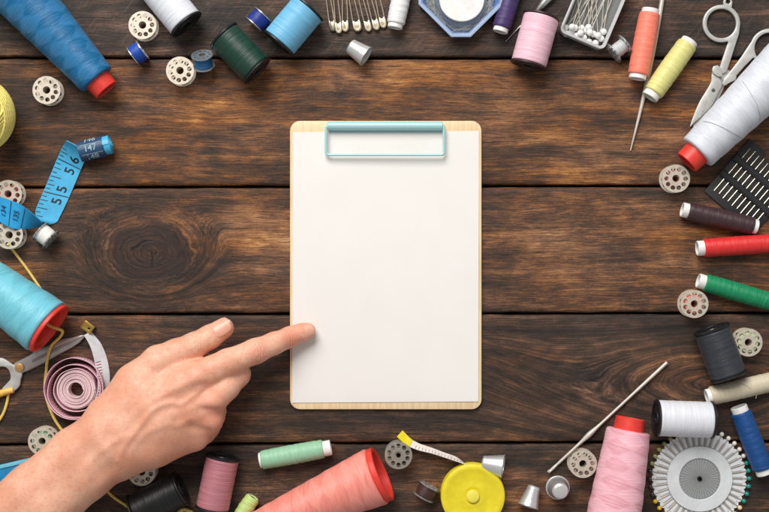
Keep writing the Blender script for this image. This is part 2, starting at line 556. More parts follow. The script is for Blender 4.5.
# ------------------------------------------------------------------ common materials
M_black = plain('black_plastic', srgb(24, 24, 27), 0.38, bump=0.1)
M_redp = plain('red_plastic', srgb(226, 62, 50), 0.42, bump=0.05)
M_whitep = plain('white_plastic', srgb(236, 234, 230), 0.4)
M_nickel = plain('nickel_plated_steel', srgb(212, 201, 184), 0.44, metal=0.40, var=0.06, scale=0.4, bump=0.06)
M_steel = plain('polished_steel', srgb(210, 210, 208), 0.27, metal=0.8, var=0.03)
M_satin = plain('satin_steel', srgb(206, 198, 188), 0.42, metal=0.3, var=0.05, bump=0.1)
M_alu = plain('pale_aluminium', srgb(216, 217, 218), 0.34, metal=0.72, var=0.05, bump=0.12)
M_brass = plain('brass', srgb(196, 164, 84), 0.3, metal=0.85)
M_pinwire = plain('warm_steel_wire', srgb(206, 192, 168), 0.32, metal=0.7)
M_clear = clear_mat('clear_plastic', (0.97, 0.98, 0.98), 0.10)
M_bobclear = clear_mat('clear_bobbin_plastic', (0.97, 0.98, 0.98), 0.22, (0.92, 0.91, 0.9))
M_smoke = clear_mat('smoky_clear_plastic', (0.82, 0.80, 0.76), 0.34, (0.72, 0.68, 0.60))
M_pinshaft = plain('dull_pin_steel', srgb(206, 198, 184), 0.42, metal=0.35, var=0.05)
M_cord = plain('yellow_cord', srgb(240, 208, 112), 0.65, var=0.15, scale=1.2, bump=0.5)

# ------------------------------------------------------------------ thread holders
def winding(z0, z1, r0, r1, shoulder=1.2, i0=None, i1=None, bulge=0.0, lump=0.12, seg=56, seed=0.0, tilt=0.0, period=9.0, rings=34):
    L = z1 - z0
    prof = [(i0 or r0 * 0.35, z0 + 0.05), (r0 - shoulder * 1.1, z0 + 0.05), (r0 - shoulder * 0.35, z0 + shoulder * 0.25)]
    for i in range(rings + 1):
        f = i / rings
        z = z0 + shoulder + (L - 2 * shoulder) * f
        prof.append((r0 + (r1 - r0) * f + bulge * math.sin(PI * f), z))
    prof += [(r1 - shoulder * 0.35, z1 - shoulder * 0.25), (r1 - shoulder * 1.1, z1 - 0.05), (i1 or r1 * 0.35, z1 - 0.05)]
    def rf(a, z, r):
        if r < min(r0, r1) * 0.6 or (i0 and (z < z0 + 0.1 or z > z1 - 0.1)): return 0
        u = a if a < PI else a - 2 * PI
        v = lump * mnoise.noise(Vector((math.cos(a) * 0.8 + seed, math.sin(a) * 0.8, z * 0.45)))
        if tilt:
            v += lump * 1.1 * (0.5 - abs(((z + tilt * u) / period + seed) % 1.0 - 0.5)) * 2
            v += lump * 0.8 * math.sin(2 * PI * (z - tilt * u) / (period * 0.77) + seed)
        return v
    return lathe(prof, seg, rf, close=False)

def spool(p0, p1, rpx, tcol, label, fcol=None, group='reels with black flanges', rt=0.955, name='thread_reel', var=0.22):
    r = rpx * S * (D - rpx * S) / D
    A, B = P(*p0, r), P(*p1, r)
    L = (B - A).length
    t = thing(name, label, 'thread reel', lay_matrix(A, B), group)
    fm = fcol or M_black
    ft = 1.7
    for z0, s in ((0, 1), (L, -1)):
        prof = [(3.2, z0 + s * 0.9), (3.2, z0 + s * 0.2), (4.4, z0), (5.4, z0), (5.8, z0 + s * 0.7), (r * 0.74, z0 + s * 0.7), (r * 0.78, z0 + s * 0.05), (r * 0.96, z0),
                (r, z0 + s * 0.35), (r, z0 + s * 1.3), (r * 0.97, z0 + s * ft), (3.2, z0 + s * ft)]
        part('flange', lathe(prof, 56, close=True), fm, t, angle=30)
    part('core', lathe([(3.0, 0.9), (4.2, 0.9), (4.2, L - 0.9), (3.0, L - 0.9)], 28, close=True), fm, t)
    sd = random.random() * 50
    part('thread_winding', winding(ft, L - ft, r * rt, r * rt, 0.9, lump=0.18, seed=sd), thread_mat(label[:24] + ' thread', tcol, 0.12, var=var), t, angle=60)
    return t

def tubereel(p0, p1, rpx, tcol, label, core=0.84, e0=3.2, e1=3.2, cmat=None, group='slim tubes of thread', bulge=0.35, z_lift=0.0, var=0.25):
    r = rpx * S * (D - rpx * S) / D
    A, B = P(*p0, r + z_lift), P(*p1, r + z_lift)
    L = (B - A).length
    t = thing('thread_tube', label, 'thread tube', lay_matrix(A, B), group)
    rc = r * core; w = 1.1
    prof = [(rc - w, 0.3), (rc - w + 0.3, 0), (rc - 0.3, 0), (rc, 0.35), (rc, L - 0.35), (rc - 0.3, L), (rc - w + 0.3, L), (rc - w, L - 0.3)]
    part('core_tube', lathe(prof, 40, close=True), cmat or M_whitep, t, angle=30)
    part('thread_winding', winding(e0, L - e1, r, r, 1.0, bulge=bulge, lump=0.11, seed=random.random() * 50, tilt=1.1, period=6.0),
         thread_mat(label[:24] + ' thread', tcol, 0.55, var=var), t, angle=60)
    return t

def thread_cone(pn, pw, rn, rw, tcol, label, plug=None, wide=None, cmat=None, var=0.25, gloss=0.4, stray=False, tilt=2.6):
    """pn / pw: photo position of the axis at the narrow / wide end of the thread, rn / rw half widths in pixels"""
    k0 = rn * S * (D - rn * S) / D; k1 = rw * S * (D - rw * S) / D
    A, B = P(*pn, k0), P(*pw, k1)
    L = (B - A).length
    t = thing('thread_cone', label, 'thread cone', lay_matrix(A, B), 'large thread cones')
    cm = cmat or M_redp
    sl = (k1 - k0) / L
    pr, pl = plug if plug else (0.62 * k0, 9.0)
    a0 = pr; a1 = pr + sl * (L + pl)
    wl, wr = wide if wide else (2.5, k1 * 0.96)
    w = 1.5
    prof = [(a0 - w, -pl + 0.6), (a0 - w + 0.4, -pl), (a0 - 0.5, -pl), (a0, -pl + 0.5), (a0 + sl * pl, 0.4), (a1 - 0.3, L - 2), (a1, L - 0.3),
            (wr - 0.6, L + 0.1), (wr, L + 0.7), (wr, L + wl - 0.5), (wr - 0.5, L + wl), (wr - 2.2, L + wl), (wr - 3.0, L + wl - 1.0), (max(a1 - w, wr * 0.80), L - 3), (max(a1 - w, wr * 0.74), L - 20), (a0 - w - 0.2, 0)]
    part('cone_core', lathe(prof, 64, close=True), cm, t, angle=30)
    part('thread_winding', winding(0, L, k0, k1, 1.6, i0=a0 + sl * pl - 0.2, i1=(wr - 1.0 if wide else a1), lump=0.16, seed=random.random() * 50, tilt=tilt, period=17.0, seg=96, rings=70),
         thread_mat(label[:24] + ' thread', tcol, tilt, gloss=gloss, var=var), t, angle=60)
    if stray:
        pts = []
        for i in range(40):
            f = i / 39; z = L * (0.16 + 0.10 * f); a = -1.1 + 2.2 * f
            rr = k0 + sl * z + 0.32
            pts.append((rr * math.cos(a), rr * math.sin(a), z))
        part('loose_thread', tube(pts, 0.14, 6), plain('grey_thread', srgb(150, 152, 158), 0.6), t)
        pts = []
        for i in range(40):
            f = i / 39; z = L * (0.52 - 0.10 * f); a = -1.0 + 2.0 * f
            rr = k0 + sl * z + 0.32
            pts.append((rr * math.cos(a), rr * math.sin(a), z))
        part('loose_thread', tube(pts, 0.12, 6), plain('grey_thread', srgb(150, 152, 158), 0.6), t)
    return t

# large cones
thread_cone((97.5, 80), (-2, -32), 18.8, 31, srgb(0, 106, 158), 'large bright blue thread cone with coral red plug in the top left corner', plug=(9.4, 10.0), var=0.28)
thread_cone((697, 152.5), (806, 45), 19.6, 28.5, srgb(212, 216, 224), 'large white thread cone with red plug lying across the grey scissors', plug=(9.6, 10.5), var=0.07, stray=True, tilt=1.6)
thread_cone((-62, 248), (47, 327), 22, 29.3, srgb(108, 190, 208), 'pale aqua thread cone at the left edge showing its hollow red base', wide=(3.2, 20.6), var=0.12)
thread_cone((250, 531), (377, 476), 15.5, 29.4, srgb(242, 142, 128), 'salmon pink thread cone with its red base towards the yellow tape measure', wide=(4.5, 20.6), plug=(8.0, 9.0), var=0.2)
thread_cone((628.5, 430), (606, 562), 21.6, 29.5, srgb(240, 172, 184), 'pale pink thread cone with red plug beside the round pin wheel', plug=(10.6, 9.0), var=0.26)

# reels with flanges
spool((187, 25), (148, -23), 18.8, srgb(226, 228, 234), 'white thread reel with black flanges at the top edge near the blue cone', var=0.08)
spool((223, 35), (258, 71), 18.2, srgb(16, 60, 47), 'dark green thread reel with black flanges', var=0.4)
spool((278, 44), (309, 7), 19.2, srgb(112, 184, 222), 'sky blue thread reel with black flanges beside the safety pins', var=0.18)
M_darkbrown = plain('dark_brown_plastic', srgb(52, 36, 36), 0.38, bump=0.1)
spool((528, 66), (542, 15), 18.6, srgb(238, 192, 206), 'light pink thread reel with dark flanges below the silver awl', fcol=M_darkbrown, var=0.14)
spool((711, 328), (729, 377), 18.6, srgb(50, 54, 62), 'charcoal black thread reel at the right edge above the beige tube', var=0.3)
spool((655.5, 418), (713, 420), 18.8, srgb(232, 233, 237), 'white thread reel with black flanges resting beside the pin wheel', var=0.06)
spool((182, 488), (134, 512), 18.0, srgb(9, 9, 10), 'all black thread reel at the bottom edge below the wrist', var=0.3)
spool((223, 456), (212, 510), 17.2, srgb(186, 118, 126), 'dusty rose thread reel with black flanges under the knuckles', var=0.22)

# slim tubes
tubereel((394.8, 28), (406, -26), 8.9, srgb(232, 232, 232), 'white thread tube between safety pins and the blue pin box', var=0.06)
tubereel((500, 32), (516, -20), 9.0, srgb(70, 50, 106), 'dark purple thread tube beside the blue pin box', var=0.4)
tubereel((637.2, 79), (650.6, 9), 10.2, srgb(248, 132, 108), 'coral orange thread tube lying over the tapered needle', z_lift=2.2, var=0.12)
tubereel((649.5, 97.5), (690, 40.5), 10.2, srgb(224, 218, 138), 'lime yellow thread tube with white ends', var=0.16, e0=4.2)
tubereel((682, 209.5), (757, 227), 8.8, srgb(66, 42, 46), 'dark brown thread tube lying just below the needle card', var=0.35, e0=4.4)
tubereel((697, 248.4), (776, 243), 9.0, srgb(222, 44, 44), 'bright red thread tube at the right edge', var=0.15, e0=4.8)
tubereel((698, 280.5), (775, 303), 8.8, srgb(8, 142, 92), 'emerald green thread tube at the right edge below the red one', var=0.35, e0=5.0)
tubereel((706.5, 397), (792, 377), 9.2, srgb(210, 198, 172), 'beige thread tube at the right edge under the charcoal reel', var=0.12, e0=3.0)
tubereel((738.5, 406.5), (765, 474), 10.0, srgb(6, 74, 140), 'royal blue thread tube standing off the right of the pin wheel', var=0.3, e0=4.2, e1=4.2)
tubereel((259.5, 460.5), (331, 447.5), 9.2, srgb(150, 200, 164), 'pale mint green thread tube below the pointing hand', var=0.14, e0=1.4, e1=5.6)
M_limep = plain('pale_lime_plastic', srgb(206, 226, 150), 0.45)
tubereel((253.5, 497), (237, 521), 7.4, srgb(196, 220, 134), 'short pale lime thread tube poking in at the bottom edge', cmat=M_limep, e0=0.6, var=0.14)

# loose ends
bt_ = [o for o in col.objects if o.name.startswith('thread_tube') and o.get('label', '').startswith('beige')][0]
Mi_ = bt_.matrix_world.inverted()
def loose(parent, pts, r, mat):
    inv = scaled_inv(parent)
    part('loose_thread', tube(catmull([inv @ P(*p) for p in pts], 6), r, 6), mat, parent)
def scaled_inv(o):
    m = o.matrix_world.copy(); m.translation = m.translation / MM
    return m.inverted()
bpy.context.view_layer.update()
loose(bt_, [(741, 381.5, 13.6), (747, 385.5, 14.6), (753.5, 391, 13.4), (756.3, 394.5, 10.5), (755.8, 398.5, 9.0)], 0.22, plain('pale_beige_thread', srgb(226, 216, 192), 0.7))
lt_ = [o for o in col.objects if o.name.startswith('thread_tube') and o.get('label', '').startswith('short pale lime')][0]
for q_ in ([(252, 498, 9), (256, 494, 6), (258, 488, 3), (254, 484, 0.6)], [(254, 499, 8), (259, 497, 5), (262, 492, 1.5), (260, 488, 0.5)]):
    loose(lt_, q_, 0.1, plain('olive_thread_end', srgb(120, 114, 66), 0.7))

# ------------------------------------------------------------------ bobbins
BH, BR = 10.5, 10.4
def disc_mesh(name, mat, R=BR, nh=10, hr=1.72, ring=7.1, centre=2.9, t=0.7):
    polys = [circle(0, 0, R, 48), circle(0, 0, centre, 24)]
    for k in range(nh):
        a = 2 * PI * (k + 0.5) / nh
        polys.append(circle(ring * math.cos(a), ring * math.sin(a), hr, 12))
    me = mesh_of(flat_shape(polys, 0, t, 0.0), name=name, smooth=False)
    me.materials.append(mat)
    return me
disc_nickel = disc_mesh('bobbin_disc', M_nickel)
disc_clear = disc_mesh('bobbin_disc', M_bobclear, R=8.4, hr=1.0, ring=5.8, centre=2.6, t=0.9)
disc_smoke = disc_mesh('bobbin_disc', M_smoke, R=10.2, hr=1.7, ring=7.0)
hub_cache = {}
def bobbin(M, label, disc=disc_nickel, H=BH, R=BR, hub=M_nickel, tcol=None, tr=0.86, spin=0.0, fullc=False):
    t = thing('bobbin', label, 'bobbin', M @ Matrix.Rotation(spin, 4, 'Z'), 'sewing machine bobbins')
    part('disc', disc, None, t, M=Matrix.Translation((0, 0, 0)))
    part('disc', disc, None, t, M=Matrix.Translation((0, 0, H - 0.7)))
    key = (hub.name, H)
    hr_ = 5.0 if H == BH and hub is M_nickel else 3.3
    if key not in hub_cache:
        hub_cache[key] = mesh_of(lathe([(2.7, 0.35), (hr_, 0.35), (hr_, H - 0.35), (2.7, H - 0.35)], 28, close=True), name='hub')
        hub_cache[key].materials.append(hub)
    part('hub', hub_cache[key], None, t)
    if tcol:
        part('thread_winding', winding(0.75, H - 0.75, R * tr, R * tr, 0.5, bulge=0.15, lump=0.12, seg=40, rings=14, seed=random.random() * 9), thread_mat('bobbin thread %d_%d_%d' % tuple(int(q * 255) for q in tcol), tcol, 0.1), t, angle=60)
    return t
def flat_bob(px, py, label, tcol=None, tr=0.86, spin=0.0, **kw):
    # photo position of the upper disc
    c = P(px, py, BH); c.z = 0.05
    return bobbin(at(c, 0), label, tcol=tcol, tr=tr, spin=spin, **kw)
def side_bob(p0, p1, r, label, **kw):
    A, B = P(*p0, r), P(*p1, r)
    return bobbin(lay_matrix(A, B), label, H=(B - A).length, R=r, **kw)
flat_bob(46.5, 90, 'empty metal bobbin between the blue cone and the yellow yarn', spin=0.1)
flat_bob(142.5, 25, 'empty metal bobbin beside the white reel at the top edge', spin=0.35)
flat_bob(180, 70.5, 'empty metal bobbin touching the teal wound bobbin', spin=0.5)
flat_bob(8, 194, 'metal bobbin with some red thread above the blue tape measure', srgb(206, 92, 84), 0.62, 0.2)
flat_bob(9, 235, 'empty metal bobbin below the blue tape measure where the cord starts', spin=0.45)
flat_bob(676, 178.5, 'metal bobbin with dark pink thread beside the red plug of the white cone', srgb(170, 96, 104), 0.60, 0.3)
flat_bob(694.5, 304, 'metal bobbin with light red thread below the green tube', srgb(222, 132, 120), 0.66, 0.0)
flat_bob(748.5, 342.5, 'metal bobbin with pale green thread right of the charcoal reel', srgb(186, 200, 160), 0.72, 0.15)
flat_bob(583, 464, 'empty metal bobbin beside the crochet hook and pink cone', spin=0.4)
flat_bob(398.5, 455.5, 'smoky see-through bobbin beside the salmon cone', disc=disc_smoke, hub=M_smoke, tcol=srgb(150, 142, 128), tr=0.5)
flat_bob(42, 441.5, 'metal bobbin with a little green thread against the forearm', srgb(122, 170, 132), 0.66, 0.25)
flat_bob(141.5, 472, 'metal bobbin mostly hidden under the wrist beside the black reel', spin=0.1)
M_dsteel = disc_mesh('bobbin_disc', M_steel, R=8.2, hr=1.1, ring=5.6, centre=2.5, t=0.6)
side_bob((133, 56.5), (143, 49.5), 8.2, 'bright royal blue wound bobbin on its side near the blue cone', disc=M_dsteel, tcol=srgb(6, 70, 170), tr=0.9)
side_bob((254, 25), (263.5, 14.5), 8.4, 'deep indigo blue wound bobbin leaning on the sky blue reel', disc=M_dsteel, tcol=srgb(20, 44, 136), tr=0.9)
side_bob((613, 53.5), (625, 44), 8.4, 'clear plastic bobbin with grey thread beside the clear pin box', disc=disc_clear, hub=M_bobclear, tcol=srgb(196, 198, 200), tr=0.62)
side_bob((40, 231), (51, 240), 8.4, 'clear plastic bobbin with white thread under the fold of blue tape', disc=disc_clear, hub=M_bobclear, tcol=srgb(238, 236, 230), tr=0.8)
side_bob((423, 497.5), (429.5, 485.5), 8.6, 'clear plastic bobbin with dark brown thread beside the yellow tape measure', disc=disc_clear, hub=M_bobclear, tcol=srgb(70, 40, 38), tr=0.82)
# the tilted teal bobbin leaning on the green reel
ax = Vector((-0.05, 0.78, 0.62)).normalized()
A = P(204, 66.5, 7.2)
bobbin(lay_matrix(A, A + ax), 'teal blue wound bobbin tilted against the dark green reel', disc=M_dsteel, H=10.0, R=8.2, tcol=srgb(0, 104, 160), tr=0.82)

# ------------------------------------------------------------------ clipboard
def rect_px(x0, y0, x1, y1, h=0):
    a, b = P(x0, y1, h), P(x1, y0, h)
    return a.x, a.y, b.x, b.y
cb = thing('clipboard', 'light wooden clipboard with pale teal wire clip in the middle of the table', 'clipboard')
t = NT('pale_plywood'); vec, x, y, z = t.xyz()
f = t.noise(t.comb(t.math('MULTIPLY', x, 0.5), t.math('MULTIPLY', y, 0.03), 0.0), 1.0, 4, 0.6)
t.put(t.b.inputs['Base Color'], t.mix(t.ss(f, 0.3, 0.7), srgb(228, 196, 150), srgb(242, 217, 178)))
t.b.inputs['Roughness'].default_value = 0.5
M_ply = t.m
part('board', flat_shape([round_rect(*rect_px(290, 120.8, 481.6, 409.4, 3), 7.5)], 0.05, 3.1, 0.5), M_ply, cb, angle=40)
t = NT('pale_teal_enamel'); t.b.inputs['Base Color'].default_value = (*srgb(164, 210, 212), 1)
t.b.inputs['Roughness'].default_value = 0.3; t.b.inputs['Coat Weight'].default_value = 0.3
M_teal = t.m
# spring roll and clamp plate
x0, yb_, x1, yt = rect_px(327.5, 121, 442.5, 130.5, 6)
prof = [(0.0, 0), (2.4, 0), (3.2, 0.3), (3.5, 0.9)]
L = x1 - x0
roll = lathe([(0, 0), (2.9, 0), (3.3, 0.4), (3.3, L - 0.4), (2.9, L), (0, L)], 32)
Mr = lay_matrix(Vector((x0, (yb_ + yt) / 2 - 0.2, 6.6)), Vector((x1, (yb_ + yt) / 2 - 0.2, 6.6)))
clip = part('clip', flat_shape([round_rect(x0 + 0.6, yb_ - 1.2, x1 - 0.6, yt - 0.4, 1.0)], 3.12, 4.6, 0.3), M_teal, cb)
part('clip_roll', xf(roll, Mr), M_teal, clip)
# wire bail
wx0, wy0, wx1, wy1 = rect_px(326, 125.5, 444, 154.8, 8.2)
def rr3(x0, y0, x1, y1, r, z, lift=0):
    return [Vector((a, b, z)) for a, b in round_rect(x0, y0, x1, y1, r, 6)]
part('wire_bail', tube(rr3(wx0, wy0, wx1, wy1, 2.2, 8.2), 1.05, 10, closed=True), M_teal, clip)
# paper
t = NT('off_white_paper'); vec, x, y, z = t.xyz()
f = t.noise(vec, 0.03, 4, 0.55); f2 = t.noise(vec, 1.6, 4, 0.7)
t.put(t.b.inputs['Base Color'], t.mix(f, srgb(231, 227, 221), srgb(237, 234, 230)))
t.b.inputs['Roughness'].default_value = 0.85; t.b.inputs['Specular IOR Level'].default_value = 0.2
t.bump(f2, 0.06, 0.0004)
px0, py0, px1, py1 = rect_px(292.6, 131.5, 478.6, 402.2, 3.5)
nx, ny = 50, 70; V, F = [], []
def paper_z(u, v):
    clampd = math.exp(-((v - 1.0) / 0.10) ** 2)
    zz = 3.75 + 1.1 * (0.5 + 0.5 * math.sin(3.1 * u + 2.0 * v + 0.6)) * (1 - clampd) * math.sin(PI * min(max(v, 0), 1)) ** 0.5
    zz += 0.5 * mnoise.noise(Vector((u * 2.2, v * 3.0, 1.0))) * (1 - clampd)
    return max(zz, 3.45)
for j in range(ny + 1):
    for i in range(nx + 1):
        u, v = i / nx, j / ny
        skew = 0.9 * (u - 0.5)
        V.append((px0 + (px1 - px0) * u + 0.5 * (v - 0.5), py0 + (py1 - py0) * v + skew, paper_z(u, v)))
nv = len(V)
V += [(a, b, max(c - 0.3, 3.13)) for a, b, c in V]
for j in range(ny):
    for i in range(nx):
        a = j * (nx + 1) + i
        F.append([a, a + 1, a + nx + 2, a + nx + 1]); F.append([nv + a, nv + a + nx + 1, nv + a + nx + 2, nv + a + 1])
edge = [i for i in range(nx + 1)] + [j * (nx + 1) + nx for j in range(1, ny + 1)] + [ny * (nx + 1) + i for i in range(nx - 1, -1, -1)] + [j * (nx + 1) for j in range(ny - 1, 0, -1)]
for a, b in zip(edge, edge[1:] + edge[:1]): F.append([a, b, nv + b, nv + a])
tag(part('paper_sheet', (V, F), t.m), 'blank off-white sheet of paper held on the wooden clipboard', 'paper')

# ------------------------------------------------------------------ thimbles
def thimble_geo(r0, r1, H):
    prof = [(0, H), (r0 * 0.6, H - 0.05), (r0 * 0.9, H - 0.5), (r0, H - 1.4)]
    n = 9
    for i in range(1, n + 1):
        f = i / n
        prof.append((r0 + (r1 - r0) * f, (H - 1.4) * (1 - f) + 1.0 * f))
        prof.append((r0 + (r1 - r0) * f - (0.12 if i < 7 else 0), (H - 1.4) * (1 - f) + 1.0 * f - 0.35))
    prof += [(r1 + 0.55, 0.75), (r1 + 0.6, 0.3), (r1 + 0.2, 0), (r1 - 0.5, 0.1), (r1 - 0.6, 1.0), (r0 - 0.7, H - 1.6), (0, H - 1.0)]
    return lathe(prof, 40)
def dimple_mat():
    t = NT('dimpled_aluminium'); vec, x, y, z = t.xyz()
    vo = t.new('ShaderNodeTexVoronoi'); t.put(vo.inputs['Vector'], vec); vo.inputs['Scale'].default_value = 0.9
    t.put(t.b.inputs['Base Color'], srgb(226, 227, 228)); t.b.inputs['Metallic'].default_value = 0.7
    t.b.inputs['Roughness'].default_value = 0.33
    t.bump(vo.outputs['Distance'], 0.10, 0.0004)
    return t.m
M_dimple = dimple_mat()
def thimble(p_open, p_closed, r1px, r0px, label):
    r1, r0 = r1px * S, r0px * S
    A, B = P(*p_open, r1 + 0.5), P(*p_closed, r0 + 0.2)
    o = part('thimble', thimble_geo(r0, r1, (B - A).length), M_dimple, M=lay_matrix(A, B), angle=50)
    tag(o, label, 'thimble', 'metal thimbles'); return o
thimble((366.5, 56.5), (349.5, 45.5), 10.2, 7.8, 'white silver thimble on its side below the safety pins')
thimble((503.5, 466.5), (481.8, 462.8), 11.2, 7.4, 'silver thimble on its side touching the yellow tape measure')
thimble((528, 507), (534.3, 486), 10.2, 6.2, 'silver thimble lying open end down the frame at the bottom edge')
tag(part('thimble', thimble_geo(6.0, 8.4, 15.5), M_dimple, M=at(P(557.6, 487.5)), angle=50), 'silver thimble standing upright near the crochet hook', 'thimble', 'metal thimbles')

# ------------------------------------------------------------------ hooks, awl, needle
def hook_rod(pts, rs, name, label, cat, mat):
    o = part(name, tube(pts, rs, 12), mat)
    return tag(o, label, cat)
ch = []; rs = []
for f in np.linspace(0, 1, 60):
    p = P(667 + (549.5 - 667) * f, 362.5 + (471.5 - 362.5) * f, 2.6)
    r = 1.1
    if f < 0.27: r = 1.3 - 0.2 * f
    gcen = math.exp(-((f - 0.66) / 0.055) ** 2)
    r += 0.95 * gcen
    if f > 0.93: r = 0.9 + 0.25 * math.sin((f - 0.93) / 0.07 * PI)
    if f > 0.985: r = 0.8
    ch.append(p); rs.append(r)
hook = thing('crochet_hook', 'long steel crochet hook with flattened grip above the pale pink cone', 'crochet hook')
part('shaft', tube(ch, rs, 14), M_satin, hook)
e = ch[-1]
part('hook_tip', tube(catmull([e + Vector((1.5, 1.4, 0.2)), e + Vector((-0.4, -0.2, 0.6)), e + Vector((-0.9, 0.6, 1.2)), e + Vector((0.2, 1.8, 1.3))], 5), [0.9] * 10 + [0.7, 0.55, 0.45, 0.35, 0.3, 0.25], 8), M_satin, hook)
pts, rs = [], []
for f in np.linspace(0, 1, 40):
    x = 664 + (630.5 - 664) * f + 3.0 * math.sin(PI * f) * 0.8; y = -12 + (150.5 + 12) * f
    pts.append(P(x, y, 1.9 if f < 0.9 else 1.9 - (f - 0.9) * 8)); rs.append(1.75 if f < 0.6 else 1.75 - 1.25 * (f - 0.6) / 0.4)
hook_rod(pts, rs, 'tapered_needle', 'long blunt steel needle tapering below the coral thread tube', 'needle', M_satin)
aw = thing('awl', 'thin silver awl with a broad bright shank under the light pink reel', 'awl')
part('blade', tube([P(505.5, 41.5, 0.9), P(519, 27.5, 1.2), P(537, 10.5, 2.6)], [0.25, 0.55, 0.9], 8), M_steel, aw)
part('shank', tube([P(536.5, 11, 2.6), P(541, 6.2, 3.2), P(549, -3, 3.6), P(560, -16, 3.6)], [0.95, 2.4, 3.4, 3.5], 16), M_steel, aw)

# ------------------------------------------------------------------ safety pins
sp_specs = [  # clasp centre, upper wire position
    (332.8, 27.5, 326.5, -14), (338.8, 29.5, 334.5, -14), (345.3, 27.8, 344.5, -14), (357.5, 27.5, 349, -14),
    (368.3, 27.6, 357.5, -14), (376.2, 26.2, 366, -14), (383.2, 24.2, 375, -14)]
sp_lab = ['leftmost steel safety pin of the row with a dark clasp', 'second steel safety pin from the left in the row', 'third steel safety pin from the left in the row',
          'middle steel safety pin of the row with a wide clasp', 'third steel safety pin from the right in the row', 'second steel safety pin from the right in the row', 'rightmost steel safety pin of the row beside the white tube']
for i, (cx, cy, ux, uy) in enumerate(sp_specs):
    zc = 1.7 + (0.9 if i % 2 else 0.0)
    c = P(cx, cy, zc); u = P(ux, uy, zc)
    d = (u - c).normalized(); s = Vector((-d.y, d.x, 0)) * -1
    L = (u - c).length
    M = Matrix(((s.x, d.x, 0, c.x), (s.y, d.y, 0, c.y), (0, 0, 1, c.z), (0, 0, 0, 1)))
    t = thing('safety_pin', sp_lab[i], 'safety pin', M, 'safety pins in a row')
    w = 2.6 if i == 3 else 2.1
    cap = [(w, 5.2), (w + 0.5, 3.0), (w + 0.5, -0.6), (w * 0.75, -2.4), (0, -3.1), (-w * 0.75, -2.4), (-w - 0.5, -0.6), (-w - 0.5, 3.0), (-w, 5.2), (-w + 1.2, 5.2), (-w + 1.3, 0.2), (0, -1.2), (w - 1.3, 0.2), (w - 1.2, 5.2)]
    cl_o = part('clasp', flat_shape([cap], -1.1, 1.1, 0.35), plain('dark_steel', srgb(120, 116, 104), 0.3, metal=0.8) if i == 0 else M_pinwire, t)
    part('clasp_back', flat_shape([[(w - .2, 4.6), (w, -0.4), (0, -2.6), (-w, -0.4), (-w + .2, 4.6)]], -1.2, -0.8, 0.1), M_pinwire, cl_o)
    part('fixed_wire', tube([(-w + 0.2, 1, 0), (-w + 0.1, 8, 0), (-1.4, L, 0)], 0.5, 8), M_pinwire, t)
    part('pin_wire', tube([(w - 0.4, 1.0, 0.2), (w - 0.2, 8, 0.2), (1.4, L, 0.2)], 0.5, 8), M_pinwire, t)
    coil = [(1.5 * math.cos(a), L + 1.0 + 1.5 * math.sin(a), -0.6 + a * 0.09) for a in np.linspace(-PI, 2.2 * PI, 40)]
    part('spring_coil', tube(coil, 0.5, 7), M_pinwire, t)

# ------------------------------------------------------------------ blue octagonal pin box
OC = P(460.6, -4.3, 6)
def oct_pts(half, short):
    k = short
    return [(half, -k), (half, k), (k, half), (-k, half), (-half, k), (-half, -k), (-k, -half), (k, -half)]
bx = thing('pin_box', 'clear blue eight-sided box of steel pins at the top edge', 'pin box', at(Vector((OC.x, OC.y, 0))))
M_blueclear = clear_mat('blue_clear_plastic', (0.75, 0.85, 0.98), 0.72, srgb(196, 216, 246), 0.15)
M_bluebase = plain('blue_base_plastic', srgb(112, 156, 222), 0.35)
h = 41.3 * S * (D - 10) / D; k = 9.2 * S
part('box_base', flat_shape([oct_pts(h - 0.6, k)], 0.1, 1.4, 0.2), M_bluebase, bx)
part('box_wall', flat_shape([oct_pts(h, k), oct_pts(h - 2.6, k - 1.0)], 1.45, 9.6, 0.35), M_blueclear, bx, angle=25)
part('lid_rim', flat_shape([oct_pts(h + 0.9, k + 0.4), oct_pts(h - 1.4, k - 0.5)], 9.65, 11.2, 0.35), M_blueclear, bx, angle=25)
M_bluel = clear_mat('blue_clear_lid', (0.95, 0.97, 1.0), 0.04, srgb(200, 214, 240), 0.1, gloss=0.5)
part('lid_window', flat_shape([oct_pts(h - 1.5, k - 0.5), circle(0.6, -3.6, 16.9, 56)], 9.9, 10.7, 0.0), M_bluel, bx)
off = Vector((0.6, -3.6, 0))
part('collar', xf(lathe([(16.8, 1.45), (20.4, 1.45), (20.4, 3.0), (16.8, 8.6)], 56, close=True), Matrix.Translation(off)), clear_mat('grey_clear_plastic', (0.8, 0.82, 0.86), 0.6, srgb(190, 194, 204), 0.2), bx)
part('white_disc', xf(lathe([(0, 8.7), (16.2, 8.7), (16.7, 9.1), (16.7, 11.6), (16.2, 12.0), (0, 12.1)], 56), Matrix.Translation(off)), M_whitep, bx)
pins = []
rnd = random.Random(3)
for i in range(330):
    a = rnd.uniform(0, 2 * PI); r = rnd.uniform(20.8, 26)
    b = a + rnd.choice((-1, 1)) * rnd.uniform(0.25, 0.85)
    q = rnd.uniform(20.6, 27)
    z0, z1 = rnd.uniform(1.9, 6), rnd.uniform(1.9, 6)
    p0 = Vector((r * math.cos(a), r * math.sin(a), z0)); p1 = Vector((q * math.cos(b), q * math.sin(b), z1))
    # keep inside the octagon
    ok = all(max(abs(p.x), abs(p.y)) < h - 3 and abs(p.x) + abs(p.y) < h + k - 4 for p in (p0, p1))
    if ok: pins.append(tube([p0, p1], 0.36, 5))
pn = part('steel_pins', merge(*pins), M_pinshaft, M=at(Vector((OC.x, OC.y, 0))))
pn['kind'] = 'stuff'; pn['label'] = 'tangle of loose steel pins inside the blue eight-sided box'; pn['category'] = 'pins'

